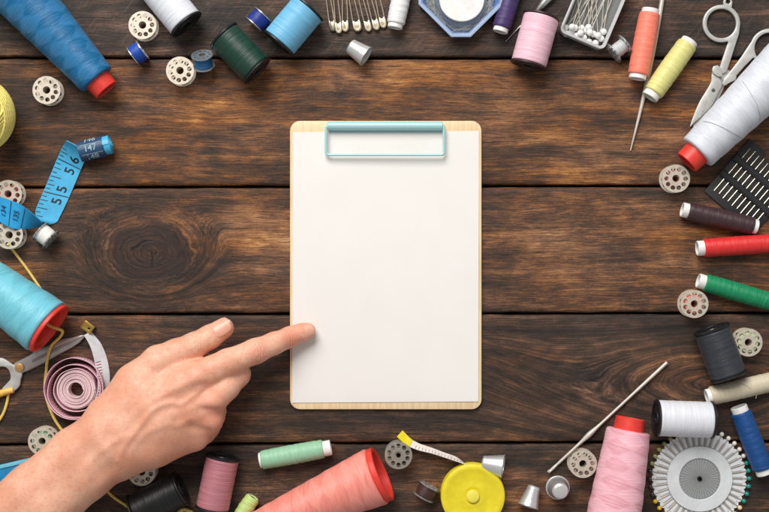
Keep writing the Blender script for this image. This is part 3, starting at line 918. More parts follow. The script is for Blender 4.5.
# ------------------------------------------------------------------ clear box with white headed pins
c0, c1 = P(558.5, 32.5, 6), P(602, 51, 6)
d = (c1 - c0).normalized(); u = Vector((-d.y, d.x, 0))
W = (c1 - c0).length; H2 = 62.0
M = Matrix(((d.x, u.x, 0, c0.x), (d.y, u.y, 0, c0.y), (0, 0, 1, 0), (0, 0, 0, 1)))
cbx = thing('pin_box', 'clear plastic box of white ball head pins at the top edge', 'pin box', M)
M_milky = clear_mat('milky_clear_plastic', (0.97, 0.98, 0.98), 0.55, srgb(246, 247, 247), 0.15)
part('box_base', flat_shape([round_rect(0.3, 0.3, W - 0.3, H2 - 0.3, 3.5)], 0.1, 1.2, 0.2), clear_mat('milky_base_plastic', (0.9, 0.91, 0.91), 0.30, srgb(206, 206, 204), 0.2), cbx)
part('box_wall', flat_shape([round_rect(0, 0, W, H2, 4), round_rect(1.8, 1.8, W - 1.8, H2 - 1.8, 2.6)], 1.25, 11.5, 0.4), M_milky, cbx, angle=25)
part('box_rim', flat_shape([round_rect(-0.5, -0.5, W + 0.5, H2 + 0.5, 4.4), round_rect(1.0, 1.0, W - 1.0, H2 - 1.0, 3.2)], 11.55, 12.5, 0.3), M_milky, cbx, angle=25)
M_pearl = plain('pearl_white', srgb(238, 238, 234), 0.22, coat=0.4, var=0.02)
head_me = {}
M_wheelshaft = plain('brownish_pin_steel', srgb(176, 164, 148), 0.42, metal=0.35, var=0.05)
def pin(name, M, L, r, hm, label, group, key):
    """a ball-headed pin: head at the origin, shaft along +z"""
    t = thing(name, label, 'pin', M, group)
    if key not in head_me:
        head_me[key] = (mesh_of(ball((0, 0, 0), r), name='head'), mesh_of(tube([(0, 0, r * 0.6), (0, 0, L - 3), (0, 0, L)], [0.33, 0.33 if key[0] != 'wheel' else 0.13, 0.08], 7), name='shaft'))
        head_me[key][0].materials.append(hm); head_me[key][1].materials.append(M_wheelshaft if key[0] == 'wheel' else M_pinshaft)
    part('shaft', head_me[key][1], None, t); part('head', head_me[key][0], None, t)
    return t
# photo positions of the heads
hp = [(565.5, 27.5, 5.0), (575, 27.8, 6.2), (581.5, 28.0, 4.6), (588.5, 27.4, 6.4), (593.5, 34, 5.2), (603.5, 31.8, 4.4), (601, 38.6, 5.0), (584, 37.8, 4.2), (576.5, 35.6, 4.4), (595.5, 43, 4.2), (589, 42, 4.4), (566, 33.5, 4.0), (590, 32.5, 7.6), (580.5, 33.0, 7.8), (571.5, 31.5, 3.9), (598, 35.5, 7.2), (586, 30.5, 3.9), (572, 27, 8.2)]
tgt = [(612, -30), (604, -28), (610, -34), (598, -34), (590, -28), (612, -20), (606, -30), (616, -24), (596, -24), (618, -18), (588, -30), (586, -26), (618, -30), (576, -26), (600, -30), (594, -30), (606, -22), (592, -32)]
ORD = ['first', 'second', 'third', 'fourth', 'fifth', 'sixth', 'seventh', 'eighth', 'ninth', 'tenth', 'eleventh', 'twelfth', 'thirteenth', 'fourteenth', 'fifteenth', 'sixteenth', 'seventeenth', 'eighteenth']
hord = sorted(range(len(hp)), key=lambda i: hp[i][0])
for hi_, ((a, b, zz), (ta, tb_)) in enumerate(zip(hp, tgt)):
    A = P(a, b, zz); B = P(ta, tb_, max(2.0, zz - 1.0))
    Ld = min((B - A).length, 40.0)
    pin('ball_head_pin', lay_matrix(A, B), Ld, 2.55, M_pearl, ORD[hord.index(hi_)] + ' white ball head pin from the left in the clear plastic box', 'white pins in the clear box', ('w', round(Ld)))

# ------------------------------------------------------------------ round pin wheel
WC = P(699.8, 479, 3)
wh = thing('pincushion_disc', 'frosted round pin wheel with scalloped edge in the lower right corner', 'pin wheel', at(Vector((WC.x, WC.y, 0))))
M_frost = plain('frosted_plastic', srgb(222, 224, 226), 0.4, var=0.03)
M_frost2 = plain('frosted_white_ring', srgb(214, 217, 219), 0.4, var=0.04)
q = S * (D - 3) / D
sc = []
for i in range(400):
    a = 2 * PI * i / 400
    r = (45.2 + 2.4 * math.sqrt(abs(math.cos(20 * a)))) * q
    sc.append((r * math.cos(a), r * math.sin(a)))
sd_o = part('scalloped_disc', flat_shape([sc, circle(0, 0, 2.6 * q, 24)], 0.3, 1.5, 0.0), M_frost, wh, smooth=False)
rib = []
for i in range(40):
    a = 2 * PI * (i + 0.5) / 40
    rib.append(xf(flat_shape([[(33.2 * q, -0.75), (43.4 * q, -1.25), (43.4 * q, 1.25), (33.2 * q, 0.75)]], 1.62, 1.95, 0.0), Matrix.Rotation(a, 4, 'Z')))
for i in range(40): part('holder_rib', rib[i], M_frost, sd_o)
part('cover_ring', lathe([(20.6 * q, 2.5), (32.3 * q, 2.5), (32.8 * q, 2.9), (32.5 * q, 3.5), (21.0 * q, 3.6), (20.5 * q, 3.1)], 80, close=True), M_frost2, wh)
part('pocket_floor', lathe([(33.0 * q, 1.52), (43.0 * q, 1.52), (43.0 * q, 1.6), (33.0 * q, 1.6)], 80, close=True), plain('grey_pocket', srgb(186, 186, 186), 0.5), sd_o)
part('window', lathe([(2.5 * q, 2.6), (20.4 * q, 2.6), (20.4 * q, 2.9), (2.5 * q, 2.9)], 64, close=True), M_clear, wh)
part('centre_eyelet', lathe([(1.4 * q, 0.6), (2.6 * q, 0.6), (2.6 * q, 3.1), (1.4 * q, 3.1)], 24, close=True), M_black, wh)
hc = [('teal', srgb(0, 138, 126), 'teal green'), ('pearl', srgb(236, 226, 212), 'pearl white'), ('olive', srgb(142, 152, 92), 'olive green'), ('dark', srgb(44, 40, 42), 'black'),
      ('gold', srgb(214, 172, 36), 'golden yellow'), ('rose', srgb(186, 70, 84), 'dark rose'), ('cream', srgb(232, 210, 160), 'cream')]
def head_kind(deg):
    deg %= 360
    if 333 <= deg or deg < 24: return 0
    if deg < 80: return 1
    if deg < 112: return 1
    if deg < 165: return 2
    if deg < 200: return 3
    if deg < 235: return 4
    if deg < 290: return 5
    return 6
kcount = {}
for i in reversed(range(40)):
    deg = 9.0 * i + 0.3
    a = math.radians(deg)
    k_ = head_kind(deg)
    rr = 49.8 * q
    kcount[k_] = kcount.get(k_, 0) + 1
    A = Vector((WC.x + rr * math.cos(a), WC.y + rr * math.sin(a), 2.05)); B = Vector((WC.x + 3 * q * math.cos(a), WC.y + 3 * q * math.sin(a), 2.05))
    pin('pearl_pin', lay_matrix(A, B), (B - A).length, 1.75, plain('pin head ' + hc[k_][0], hc[k_][1], 0.2, coat=0.5, var=0.02), ORD[kcount[k_] - 1] + ' ' + hc[k_][2] + ' ball head pin counted clockwise round the pin wheel', 'pins round the pin wheel', ('wheel', k_))

# ------------------------------------------------------------------ needle card
K0 = P(704, 191.5, 1); u = (P(749.4, 138.5, 1) - K0); Lu = u.length; u.normalize()
v = Vector((u.y, -u.x, 0))
Lv = 66 * S
M = Matrix(((u.x, v.x, 0, K0.x), (u.y, v.y, 0, K0.y), (0, 0, -1, 1.2), (0, 0, 0, 1)))
M = Matrix(((v.x, u.x, 0, K0.x), (v.y, u.y, 0, K0.y), (0, 0, 1, 0.1), (0, 0, 0, 1)))
nc = thing('needle_card', 'black plastic needle card with two raised bands at the right edge', 'needle card', M)
M_card = plain('matte_black_card', srgb(34, 35, 38), 0.5, var=0.1, bump=0.15)
out = [(0.6, 0), (Lv - 0.6, 0), (Lv, 0.6), (Lv, Lu - 0.6), (Lv - 0.6, Lu), (27, Lu), (26.5, Lu - 3.6), (25.5, Lu - 4.4), (17, Lu - 4.4), (16, Lu - 3.6), (15.5, Lu), (0.6, Lu), (0, Lu - 0.6), (0, 0.6)]
part('card', flat_shape([out], 0, 1.1, 0.25), M_card, nc)
for yb0 in (Lu * 0.375, Lu * 0.665):
    V, F = [], []
    prof = [(-3.4, 1.12), (-2.6, 2.3), (-1.2, 2.9), (0.6, 3.0), (2.2, 2.5), (3.2, 1.12)]
    for xx in (0.4, Lv - 0.4):
        for a, b in prof: V.append((xx, yb0 + a, b))
    n = len(prof)
    for k in range(n): F.append([k, (k + 1) % n, n + (k + 1) % n, n + k])
    F.append(list(range(n))); F.append([n + k for k in reversed(range(n))])
    part('raised_band', (V, F), M_card, nc, angle=50)
n_me = mesh_of(tube([(0, 0, 0), (0, 3, 0), (0, 30, 0), (0, Lu * 0.80, 0)], [0.42, 0.45, 0.42, 0.12], 8), name='needle')
n_me.materials.append(M_pinwire)
for i in range(10):
    xx = 5.2 + i * (Lv - 10.5) / 9
    o = part('needle', n_me, None, M=M @ Matrix.Translation((xx, Lu * 0.10 + (0.8 if i % 2 else 0), 1.58)))
    tag(o, ORD[i] + ' steel sewing needle from the left under the bands of the black needle card', 'needle', 'needles in the black card')

# ------------------------------------------------------------------ grey folding scissors, upper right
def px_poly(pts, h=0): return [tuple(P(a, b, h)[:2]) for a, b in pts]
M_scis = plain('grey_scissor_steel', srgb(196, 194, 190), 0.4, metal=0.4, var=0.06, bump=0.08)
sr = thing('scissors', 'grey steel scissors with round finger rings under the white cone', 'scissors')
def px_circle(cx, cy, r, n=40, h=2):
    c = P(cx, cy, h); return circle(c.x, c.y, r * S, n)
def smooth_px(pts, h=2, n=6, closed=True):
    V = [P(a, b, h) for a, b in pts]
    if closed:
        V2 = V[-2:] + V + V[:2]
        out = catmull(V2, n)[2 * n:-2 * n + 0]
        out = out[:len(V) * n]
    else: out = catmull(V, n)
    return [(p.x, p.y) for p in out]
# first handle: ring and shank in one outline
def ring_handle(cx, cy, ro, ri, shank, h0, h1, name='handle'):
    a_ = part(name, flat_shape([shank, px_circle(cx, cy, ri)], h0, h1, 0.6), M_scis, sr, angle=50)
    return a_
def ring_outline(cx, cy, ro, gap_from, gap_to, leg):
    """circle outline broken between two angles (deg, y down) and continued by leg points"""
    pts = []
    n = 44
    a0, a1 = gap_to, gap_from + 360
    for i in range(n + 1):
        a = math.radians(a0 + (a1 - a0) * i / n)
        pts.append((cx + ro * math.cos(a), cy + ro * math.sin(a)))
    return px_poly(pts + leg, 2)
ring_handle(721.2, 23.6, 18.8, 14.6, ring_outline(721.2, 23.6, 18.8, 0, 72, [(738.8, 34), (735.5, 44), (731, 58), (726.5, 72), (719.5, 75), (718.5, 70), (722.5, 58), (726.5, 46), (728, 42.5)][0:]), 0.4, 3.2)
# small lug ring above
part('lug_ring', flat_shape([px_poly([(723.2, 6.5), (723.4, 1), (725.2, -2.2), (728.2, -3), (731.2, -1.6), (732.2, 2), (731.6, 7.5)], 2), px_circle(728, 1.6, 2.3, 16)], 0.5, 2.6, 0.3), M_scis, sr)
ring_handle(770, 48.5, 20.0, 15.6, ring_outline(770, 48.5, 20.0, 112, 200, [(759.5, 65.8), (756.5, 60.5), (753.0, 57.8), (744, 67), (735, 77.5), (726, 85.5), (722.6, 80), (731, 70), (741, 57), (748.5, 45.5)]), 0.4, 3.2)
part('pivot_plate', flat_shape([px_poly([(712.5, 70), (721, 66), (730, 71), (735, 76.5), (730, 82), (722, 87), (712, 84), (711.6, 76)], 1)], 0.15, 1.18, 0.2), M_scis, sr)
part('lug', flat_shape([px_poly([(713, 66.5), (717, 65.2), (720.5, 68), (721.4, 73.5), (722.5, 77), (717, 76.5), (712.8, 73.5), (711.6, 70)], 3)], 3.25, 4.4, 0.3), M_scis, sr)
part('lug', flat_shape([px_poly([(724, 78.5), (729, 75), (733.5, 74), (736.2, 77), (735, 80.5), (730, 82.5), (724, 86), (721.5, 84)], 3)], 3.25, 4.4, 0.3), M_scis, sr)
bl_o = part('blade', flat_shape([smooth_px([(712.2, 73.5), (711, 82), (705.5, 92), (700, 101), (694.6, 113), (690.2, 126.5), (695, 122.5), (703, 115.5), (712, 106), (719, 92), (722.3, 84.5), (718, 76.5)], 3)], 1.2, 3.0, 0.5), M_scis, sr, angle=50)
part('blade', flat_shape([smooth_px([(716, 80), (706, 99), (697, 118), (693, 127), (700, 122), (712, 110), (722, 92), (724, 84)], 1)], 0.1, 1.15, 0.3), M_scis, sr)
part('blade_groove', flat_shape([px_poly([(706.4, 99.4), (707.4, 100), (700.5, 117.5), (699.2, 117.4)], 3)], 3.02, 3.25, 0.05), M_steel, bl_o)
rc = P(713.4, 90.3, 3)
part('rivet', xf(lathe([(0, 3.55), (1.1, 3.4), (1.4, 3.0), (0, 3.0)], 16), at((rc.x, rc.y, 0))), plain('dark_steel', srgb(120, 116, 104), 0.3, metal=0.8), sr)

# ------------------------------------------------------------------ steel scissors with yellow grip, left edge
sl = thing('scissors', 'steel scissors with brass screw and yellow grip at the left edge', 'scissors')
M_blade = plain('brushed_blade_steel', srgb(186, 180, 176), 0.3, metal=0.75, var=0.06, bump=0.15)
M_sgrey = plain('grey_cast_steel', srgb(190, 188, 184), 0.42, metal=0.4, var=0.06, bump=0.1)
bl2_o = part('blade', flat_shape([px_poly([(87.3, 334.3), (80, 342.2), (72, 347.6), (48, 360.2), (30, 369), (20, 374.5), (10, 372), (15, 362.5), (33, 353.8), (60, 340.5), (78, 336)], 2)], 1.4, 2.9, 0.5), M_blade, sl, angle=50)
part('blade_bevel', flat_shape([px_poly([(84, 335.8), (72, 343.2), (46, 356.4), (33, 362.5), (32, 360), (58, 346.5), (76, 338.5)], 2)], 2.92, 3.15, 0.08), plain('dull_blade_bevel', srgb(150, 136, 132), 0.4, metal=0.6), bl2_o)
part('blade', flat_shape([px_poly([(86, 335.2), (70, 348.6), (46, 362), (26, 372), (14, 366), (34, 352), (62, 339)], 1)], 0.2, 1.35, 0.3), M_blade, sl)
part('handle', flat_shape([smooth_px([(22, 373.5), (20.6, 380), (19.5, 386), (14, 391.2), (7.5, 392.4), (2, 389.2), (6, 384.2), (10.2, 379), (9.8, 373), (6.8, 368.2), (1, 366.8), (-10, 369), (-12, 361), (0, 357.8), (7, 360.2), (13.5, 364.6), (18, 363)], 3)], 0.6, 3.4, 0.7), M_sgrey, sl, angle=50)
part('grip', tube([P(13.5, 390, 3.2), P(6, 391.6, 3.3), P(-4, 395, 3.4), P(-20, 402, 3.4)], [2.2, 2.6, 2.9, 3.0], 14), plain('yellow_grip', srgb(232, 184, 84), 0.4, coat=0.2), sl)
sc_ = P(19.6, 367.6, 3)
part('screw', xf(lathe([(0, 4.3), (2.2, 4.3), (3.3, 4.0), (3.6, 3.45), (0, 3.42)], 28), at((sc_.x, sc_.y, 0))), plain('worn_brass', srgb(206, 160, 104), 0.38, metal=0.7), sl)

# ------------------------------------------------------------------ yarn ball, cords, ruler
yc = P(-21, 116, 22); R = 37.5 * S * (D - 22) / D
yb = thing('yarn_ball', 'pale yellow ball of yarn at the left edge', 'yarn ball', at(Vector((yc.x, yc.y, R))))
M_yarn = plain('yellow_yarn', srgb(254, 232, 130), 0.8, var=0.10, scale=0.8, bump=0.3)
part('yarn_core', ball((0, 0, 0), R - 2.2, 32, 20), M_yarn, yb)
st = []
rnd = random.Random(5)
for b_ in range(11):
    n0 = Vector((rnd.gauss(0, 1), rnd.gauss(0, 1), rnd.gauss(0, 1))).normalized()
    e1 = n0.orthogonal().normalized(); e2 = n0.cross(e1)
    for k in range(9):
        o_ = (k - 4) * 2.2 + rnd.uniform(-.3, .3)
        rr = math.sqrt(max((R - 1.9 + 0.16 * b_) ** 2 - o_ * o_, 1)) - 0.2
        tl = rnd.uniform(-0.05, 0.05)
        pts = [n0 * (o_ + 2.0 * math.sin(a + tl)) + (e1 * math.cos(a) + e2 * math.sin(a)) * rr for a in np.linspace(0, 2 * PI, 49)[:-1]]
        st.append(tube(pts, 1.05, 8, closed=True))
part('yarn_strands', merge(*st), M_yarn, yb, angle=80)

def cord(name, pts, r, label):
    return tag(part(name, tube(catmull([P(*p) for p in pts], 8), r, 8), M_cord), label, 'cord')
cord('cord', [(8, 244, 11.2), (11, 248, 8), (18, 257, 2), (27, 269, 1.1), (36, 282, 1.1), (42, 291, 1.1)], 1.05, 'yellow cord running from the bobbin to the top of the aqua cone')
cord('cord', [(38, 318, 9), (50, 326, 9), (58, 329, 9), (62.5, 331.5, 7), (60, 337, 5), (52, 345, 5.2), (48.5, 354, 5.2), (47, 362, 4.6), (46.2, 372, 2.0), (45, 384, 1.1), (46.5, 398, 1.1), (54, 418, 1.1), (66, 436, 1.1), (84, 462, 1.1), (109, 493, 1.1), (128, 507, 1.1), (140, 520, 1.1)], 1.1, 'yellow cord coming out of the aqua cone and passing under the hand')
cord('cord', [(8, 388, 3), (8.2, 395, 1.2), (6.4, 405, 1.1), (2, 416, 1.1), (-8, 430, 1.1)], 1.1, 'short yellow cord hanging from the yellow scissor grip')
cord('cord', [(172, 520, 1.2), (178, 513, 1.4), (184, 509.5, 1.8), (192, 513, 1.4), (196, 521, 1.2)], 1.4, 'small yellow cord loop at the bottom edge between the black and rose reels')
rl = thing('ruler', 'flat blue plastic ruler poking out beside the forearm', 'ruler')
rlm = plain('blue_ruler_plastic', srgb(14, 128, 182), 0.35)
part('body', flat_shape([px_poly([(-40, 478.5), (44, 459.2), (53, 493), (-30, 514)], 4)], 0.1, 3.6, 0.2), rlm, rl)
part('edge_highlight', flat_shape([px_poly([(-40, 474.4), (43.4, 455.2), (44, 458.9), (-40, 478.2)], 4)], 0.1, 4.4, 0.4), plain('pale_blue_highlight', srgb(116, 196, 222), 0.35), rl)  # light caught on the ruler's bevel, painted as a paler blue strip

# ------------------------------------------------------------------ blue tape measure
bt = thing('tape_measure', 'blue tailor tape measure with a rolled end and twisted middle at the left', 'tape measure')
M_btape = plain('blue_vinyl_tape', srgb(74, 178, 222), 0.38, var=0.05)
M_btape2 = plain('blue_vinyl_back', srgb(40, 156, 212), 0.38, var=0.06)
M_navy = plain('navy_vinyl_tape', srgb(42, 72, 108), 0.42, var=0.08)
M_ink = plain('black_ink', srgb(22, 30, 44), 0.6)
M_wink = plain('white_ink', srgb(150, 182, 196), 0.6)
LA = [P(-26, 186, 13.5), P(-8, 193, 13.5), P(1, 197, 13.8), P(19, 203.5, 15.5), P(32, 213, 18), P(42.5, 222.3, 16)]
RA = [P(-26, 208, 12.5), P(-8, 217, 12.4), P(2, 223, 13.2), P(14, 228.5, 13.0), P(29, 228.5, 6), P(43, 225.5, 0.8)]
tw_o = part('twisted_length', ribbon(LA, RA, 0.45, 10), M_btape2, bt, angle=60)
LB = [P(44, 222, 12), P(38, 219, 6.5), P(35.5, 211, 4.2), P(42, 195, 2.0), P(50, 176, 1.2), P(57.5, 158, 2.0), P(63, 146, 6.5), P(66.5, 140.5, 13)]
RB = [P(45, 226, 1.0), P(56, 222.5, 0.7), P(60.2, 216, 0.7), P(67.5, 201, 0.7), P(75.3, 183, 0.7), P(81, 169.5, 1.0), P(86, 158, 6.0), P(89.5, 152, 13)]
stripg = ribbon(LB, RB, 0.45, 10)
st_o = part('straight_length', stripg, M_btape, bt, angle=60)
Lc, Rc = catmull(LB, 10), catmull(RB, 10)
cum = [0.0]
for i in range(1, len(Lc)): cum.append(cum[-1] + ((Lc[i] + Rc[i]) / 2 - (Lc[i - 1] + Rc[i - 1]) / 2).length)
def on_strip(u, w, lift=0.45, Lx=None, Rx=None, cm=None):
    Lx = Lx or Lc; Rx = Rx or Rc; cm = cm or cum
    u = min(max(u, 0.0), cm[-1] - 1e-4)
    i = max(k for k in range(len(cm) - 1) if cm[k] <= u)
    f = (u - cm[i]) / max(cm[i + 1] - cm[i], 1e-6)
    l = Lx[i].lerp(Lx[i + 1], f); r = Rx[i].lerp(Rx[i + 1], f)
    n = (r - l).cross((Lx[i + 1] + Rx[i + 1]) - (Lx[i] + Rx[i]))
    n.normalize()
    if n.z < 0: n = -n
    return l.lerp(r, w) + n * lift
def strip_text(s, u, w, size, alongdir=True, **kw):
    V, F = text_geo(s, size)
    wid = 19.5
    out = []
    for a, b in V:
        if alongdir: out.append(tuple(on_strip(u + a, w - b / wid, **kw)))
        else: out.append(tuple(on_strip(u - b, w + a / wid, **kw)))
    return out, F
def strip_tick(u, w0, w1, th=0.45, **kw):
    V = [tuple(on_strip(u + du, w, **kw)) for w, du in ((w0, -th / 2), (w0, th / 2), ((w0 + w1) / 2, th / 2), (w1, th / 2), (w1, -th / 2), ((w0 + w1) / 2, -th / 2))]
    return V, [[0, 1, 2, 5], [5, 2, 3, 4]]
def near_u(px, py):
    q = min(range(len(cum)), key=lambda i: (((Lc[i] + Rc[i]) / 2) - P(px, py, 2)).length)
    return cum[q]
u56, u55 = near_u(71, 164.6), near_u(59, 195)
inch = u56 - u55
u54 = u55 - inch
for uc, (da, db) in ((u56, '56'), (u55, '55'), (u54, '54')):
    part('numeral', strip_text(da, uc - 4.9, 0.64, 10.5), M_ink, st_o, smooth=False)
    part('numeral', strip_text(db, uc + 4.9, 0.64, 10.5), M_ink, st_o, smooth=False) if uc > u54 + 1 else None
    if uc > 6: part('inch_line', strip_tick(uc, 0.02, 0.98, 0.6), M_ink, st_o, smooth=False)
for k in range(-8, 18):
    uu = u55 + inch * k / 8
    if 6 < uu < cum[-1] - 8 and k % 8:
        part('tick', strip_tick(uu, 0.02, 0.42 if k % 4 == 0 else (0.30 if k % 2 == 0 else 0.2), 0.45), M_ink, st_o, smooth=False)
# numbers on the twisted length
La, Ra = catmull(LA, 10), catmull(RA, 10)
cuA = [0.0]
for i in range(1, len(La)): cuA.append(cuA[-1] + ((La[i] + Ra[i]) / 2 - (La[i - 1] + Ra[i - 1]) / 2).length)
kwA = dict(Lx=La, Rx=Ra, cm=cuA)
def nearA(px, py): return cuA[min(range(len(cuA)), key=lambda i: (((La[i] + Ra[i]) / 2) - P(px, py, 12)).length)]
def textA(s, u, w, size):
    V, F = text_geo(s, size)
    return [tuple(on_strip(u - b, w - a / 19.0, lift=0.8, **kwA)) for a, b in V], F
ua, ub = nearA(6, 211), nearA(17, 215.5)
M_ink2 = plain('dark_blue_ink', srgb(20, 52, 88), 0.6)
part('numeral', textA('134', ua, 0.5, 5.6), M_ink2, tw_o, smooth=False)
part('numeral', textA('135', ub, 0.5, 5.6), M_ink2, tw_o, smooth=False)
for uu in ((ua + ub) / 2, ua - (ub - ua) / 2, ub + (ub - ua) / 2):
    part('inch_line', strip_tick(uu, 0.04, 0.96, 0.5, lift=0.7, **kwA), M_ink2, tw_o, smooth=False)
# rolled end, axis lying on the table
rr_ = 7.6
A, B = P(80.5, 151.8, rr_), P(104.5, 146, rr_)
Mc = lay_matrix(A, B); Lr = (B - A).length
def spiral_strip(r0, r1, turns, z0, z1, t=0.4, n=40):
    m = int(turns * n); Lp, Rp = [], []
    for i in range(m + 1):
        f = i / m; a = 2 * PI * turns * f; r = r0 + (r1 - r0) * f
        skew = 1.5 * (1 - f)
        Lp.append((r * math.cos(a), r * math.sin(a), z0 + skew)); Rp.append((r * math.cos(a), r * math.sin(a), z1 + skew))
    return ribbon(Lp, Rp, t, smooth=False)
ro_o = part('rolled_end', xf(spiral_strip(4.4, rr_, 5.25, 0, Lr), Mc)[:2], M_navy, bt, angle=60)
part('rolled_core', xf(spiral_strip(1.6, 7.0, 10, Lr * 0.80, Lr * 1.26, 0.35), Mc)[:2], M_btape, bt, angle=60)
def roll_text(s, ang, size):
    V, F = text_geo(s, size)
    out = []
    for a, b in V:
        th = ang - b / rr_
        r = rr_ + 0.42
        # text reads along +z (to the right), its top towards the upper side of the roll
        out.append(tuple(Mc @ Vector((r * math.cos(th), r * math.sin(th), Lr * 0.5 + a))))
    return out, F
for s_, an in (('146', -0.95), ('147', -0.02), ('148', 0.92)):
    part('numeral', roll_text(s_, an, 6.4), M_wink, ro_o, smooth=False)
for an in (0.52, -0.44):
    V = [tuple(Mc @ Vector(((rr_ + 0.3) * math.cos(an + d_), (rr_ + 0.3) * math.sin(an + d_), z_))) for z_, d_ in ((1.8, 0), (1.8, 0.05), (Lr - 0.5, 0.05), (Lr - 0.5, 0))]
    part('tick', (V, [[0, 1, 2, 3]]), M_wink, ro_o, smooth=False)

# ------------------------------------------------------------------ pink tape measure, coiled on its edge
pt = thing('tape_measure', 'pink and white tape measure coiled on edge beside the hand', 'tape measure')
t = NT('pink_printed_tape')
uvn = t.new('ShaderNodeUVMap'); sep = t.new('ShaderNodeSeparateXYZ'); t.link(uvn.outputs[0], sep.inputs[0])
uu, vv = sep.outputs[0], sep.outputs[1]
fr = t.math('FRACT', t.math('DIVIDE', uu, 2.2))
tick = t.math('MULTIPLY', t.math('LESS_THAN', fr, 0.3), t.math('LESS_THAN', vv, 0.36))
nz = t.noise(t.comb(t.math('MULTIPLY', uu, 0.7), t.math('MULTIPLY', vv, 7.0), 0.0), 1.0, 3, 0.6)
dots = t.math('MULTIPLY', t.ss(nz, 0.60, 0.66), t.math('GREATER_THAN', vv, 0.40))
c = t.mix(t.math('MAXIMUM', tick, dots), srgb(238, 196, 208), srgb(186, 78, 110))
t.put(t.b.inputs['Base Color'], c); t.b.inputs['Roughness'].default_value = 0.45
M_ptape = t.m
M_pedge = plain('pale_tape_edge', srgb(234, 204, 208), 0.5, var=0.08, scale=1.5)
cx, cy = 75.5, 389.5
TW = 10.5
def sp_pt(r, a, z, ox=0, oy=0):
    c = P(cx + ox, cy + oy, TW)
    return Vector((c.x + r * math.cos(a), c.y + r * math.sin(a), z))
Lp, Rp = [], []
turns = 10; n = 44; m = turns * n
for i in range(m + 1):
    a = 2 * PI * i / n; r = 5.4 + (14.6 - 5.4) * i / m
    zj = 0.7 * math.sin(i / n * 2.4) + 0.35 * mnoise.noise(Vector((i * 0.08, 0, 0)))
    Lp.append(sp_pt(r, a, 0.9 + zj)); Rp.append(sp_pt(r, a, TW - 0.9 + zj))
a_in = 2 * PI * turns
part('tight_coil', ribbon(Lp, Rp, 0.74, smooth=False), M_pedge, pt, angle=60)
# loose turns and tail
cp = [sp_pt(14.6, 0, 0), sp_pt(15.2, 0.7, 0), sp_pt(15.4, 1.5, 0), sp_pt(15.8, 2.4, 0), sp_pt(16.4, 3.3, 0), sp_pt(16.6, 4.2, 0), sp_pt(16.8, 5.1, 0), sp_pt(18, 5.9, 0), sp_pt(18.4, 6.6, 0), sp_pt(18.2, 7.4, 0), sp_pt(18.8, 8.2, 0), sp_pt(20.0, 9.0, 0), sp_pt(21.4, 9.8, 0), sp_pt(21.8, 10.6, 0), sp_pt(21.0, 11.4, 0), sp_pt(19.9, 12.2, 0), sp_pt(20.6, 12.9, 0), sp_pt(22.2, 13.6, 0), sp_pt(23.6, 14.3, 0), sp_pt(23.8, 15.0, 0), sp_pt(23.4, 15.7, 0), sp_pt(22.9, 16.4, 0), sp_pt(22.6, 17.0, 0), sp_pt(22.8, 17.7, 0), sp_pt(23.4, 18.2, 0)]
Lp = [p + Vector((0, 0, 0.3)) for p in cp]; Rp = [p + Vector((0, 0, TW)) for p in cp]
part('loose_turns', ribbon(Lp, Rp, 0.5, 8), M_ptape, pt, angle=60)
tail = [(101, 404, 0.2), (107.5, 392, 0.6), (109.6, 378, 0.9), (107.5, 361, 1.0), (102, 346, 0.7), (96, 337.5, 0.35), (90.5, 331.5, 0.1)]
Lp, Rp = [], []
for i, (a, b, c_) in enumerate(tail):
    lean = 2.6 + 5.0 * c_
    # lower (outer) edge and raised (inner) edge
    q0 = P(a, b, 0.4); nx_ = tail[min(i + 1, len(tail) - 1)]; pv = tail[max(i - 1, 0)]
    dd = (P(nx_[0], nx_[1]) - P(pv[0], pv[1])).normalized(); sd = Vector((-dd.y, dd.x, 0))
    Lp.append(q0); Rp.append(q0 + sd * lean + Vector((0, 0, math.sqrt(max(TW ** 2 - lean ** 2, 1)))))
Rp[-1] = Lp[-1] + (Rp[-1] - Lp[-1]).normalized() * TW
M_wtape = plain('white_tape_back', srgb(238, 238, 242), 0.45, var=0.05)
ta_o = part('tail', ribbon(Lp, Rp, 0.45, 8), M_wtape, pt, angle=60)
bc = P(87.5, 327.3, 5)
Mb = at((bc.x, bc.y, 0), math.radians(-38))
part('brass_end', xf(flat_shape([round_rect(-4.4, -3.2, 4.4, 3.2, 0.6), circle(1.5, 0, 0.9, 12)], 4.5, 5.5, 0.2), Mb), M_brass, pt)
part('brass_end_side', xf(flat_shape([round_rect(-4.4, 2.7, 4.4, 3.3, 0.2)], 0.4, 4.5, 0.1), Mb), M_brass, pt)
# red ticks on the tail
mt = merge(*[strip_tick(u_, 0.55, 0.95, 0.6, lift=0.3, Lx=catmull(Lp, 8), Rx=catmull(Rp, 8), cm=[0.0] + list(np.cumsum([((catmull(Lp, 8)[i] + catmull(Rp, 8)[i]) / 2 - (catmull(Lp, 8)[i - 1] + catmull(Rp, 8)[i - 1]) / 2).length for i in range(1, len(catmull(Lp, 8)))]))) for u_ in np.arange(4, 34, 2.2)])
part('tick_print', mt, plain('red_print', srgb(176, 70, 92), 0.6), ta_o, smooth=False)

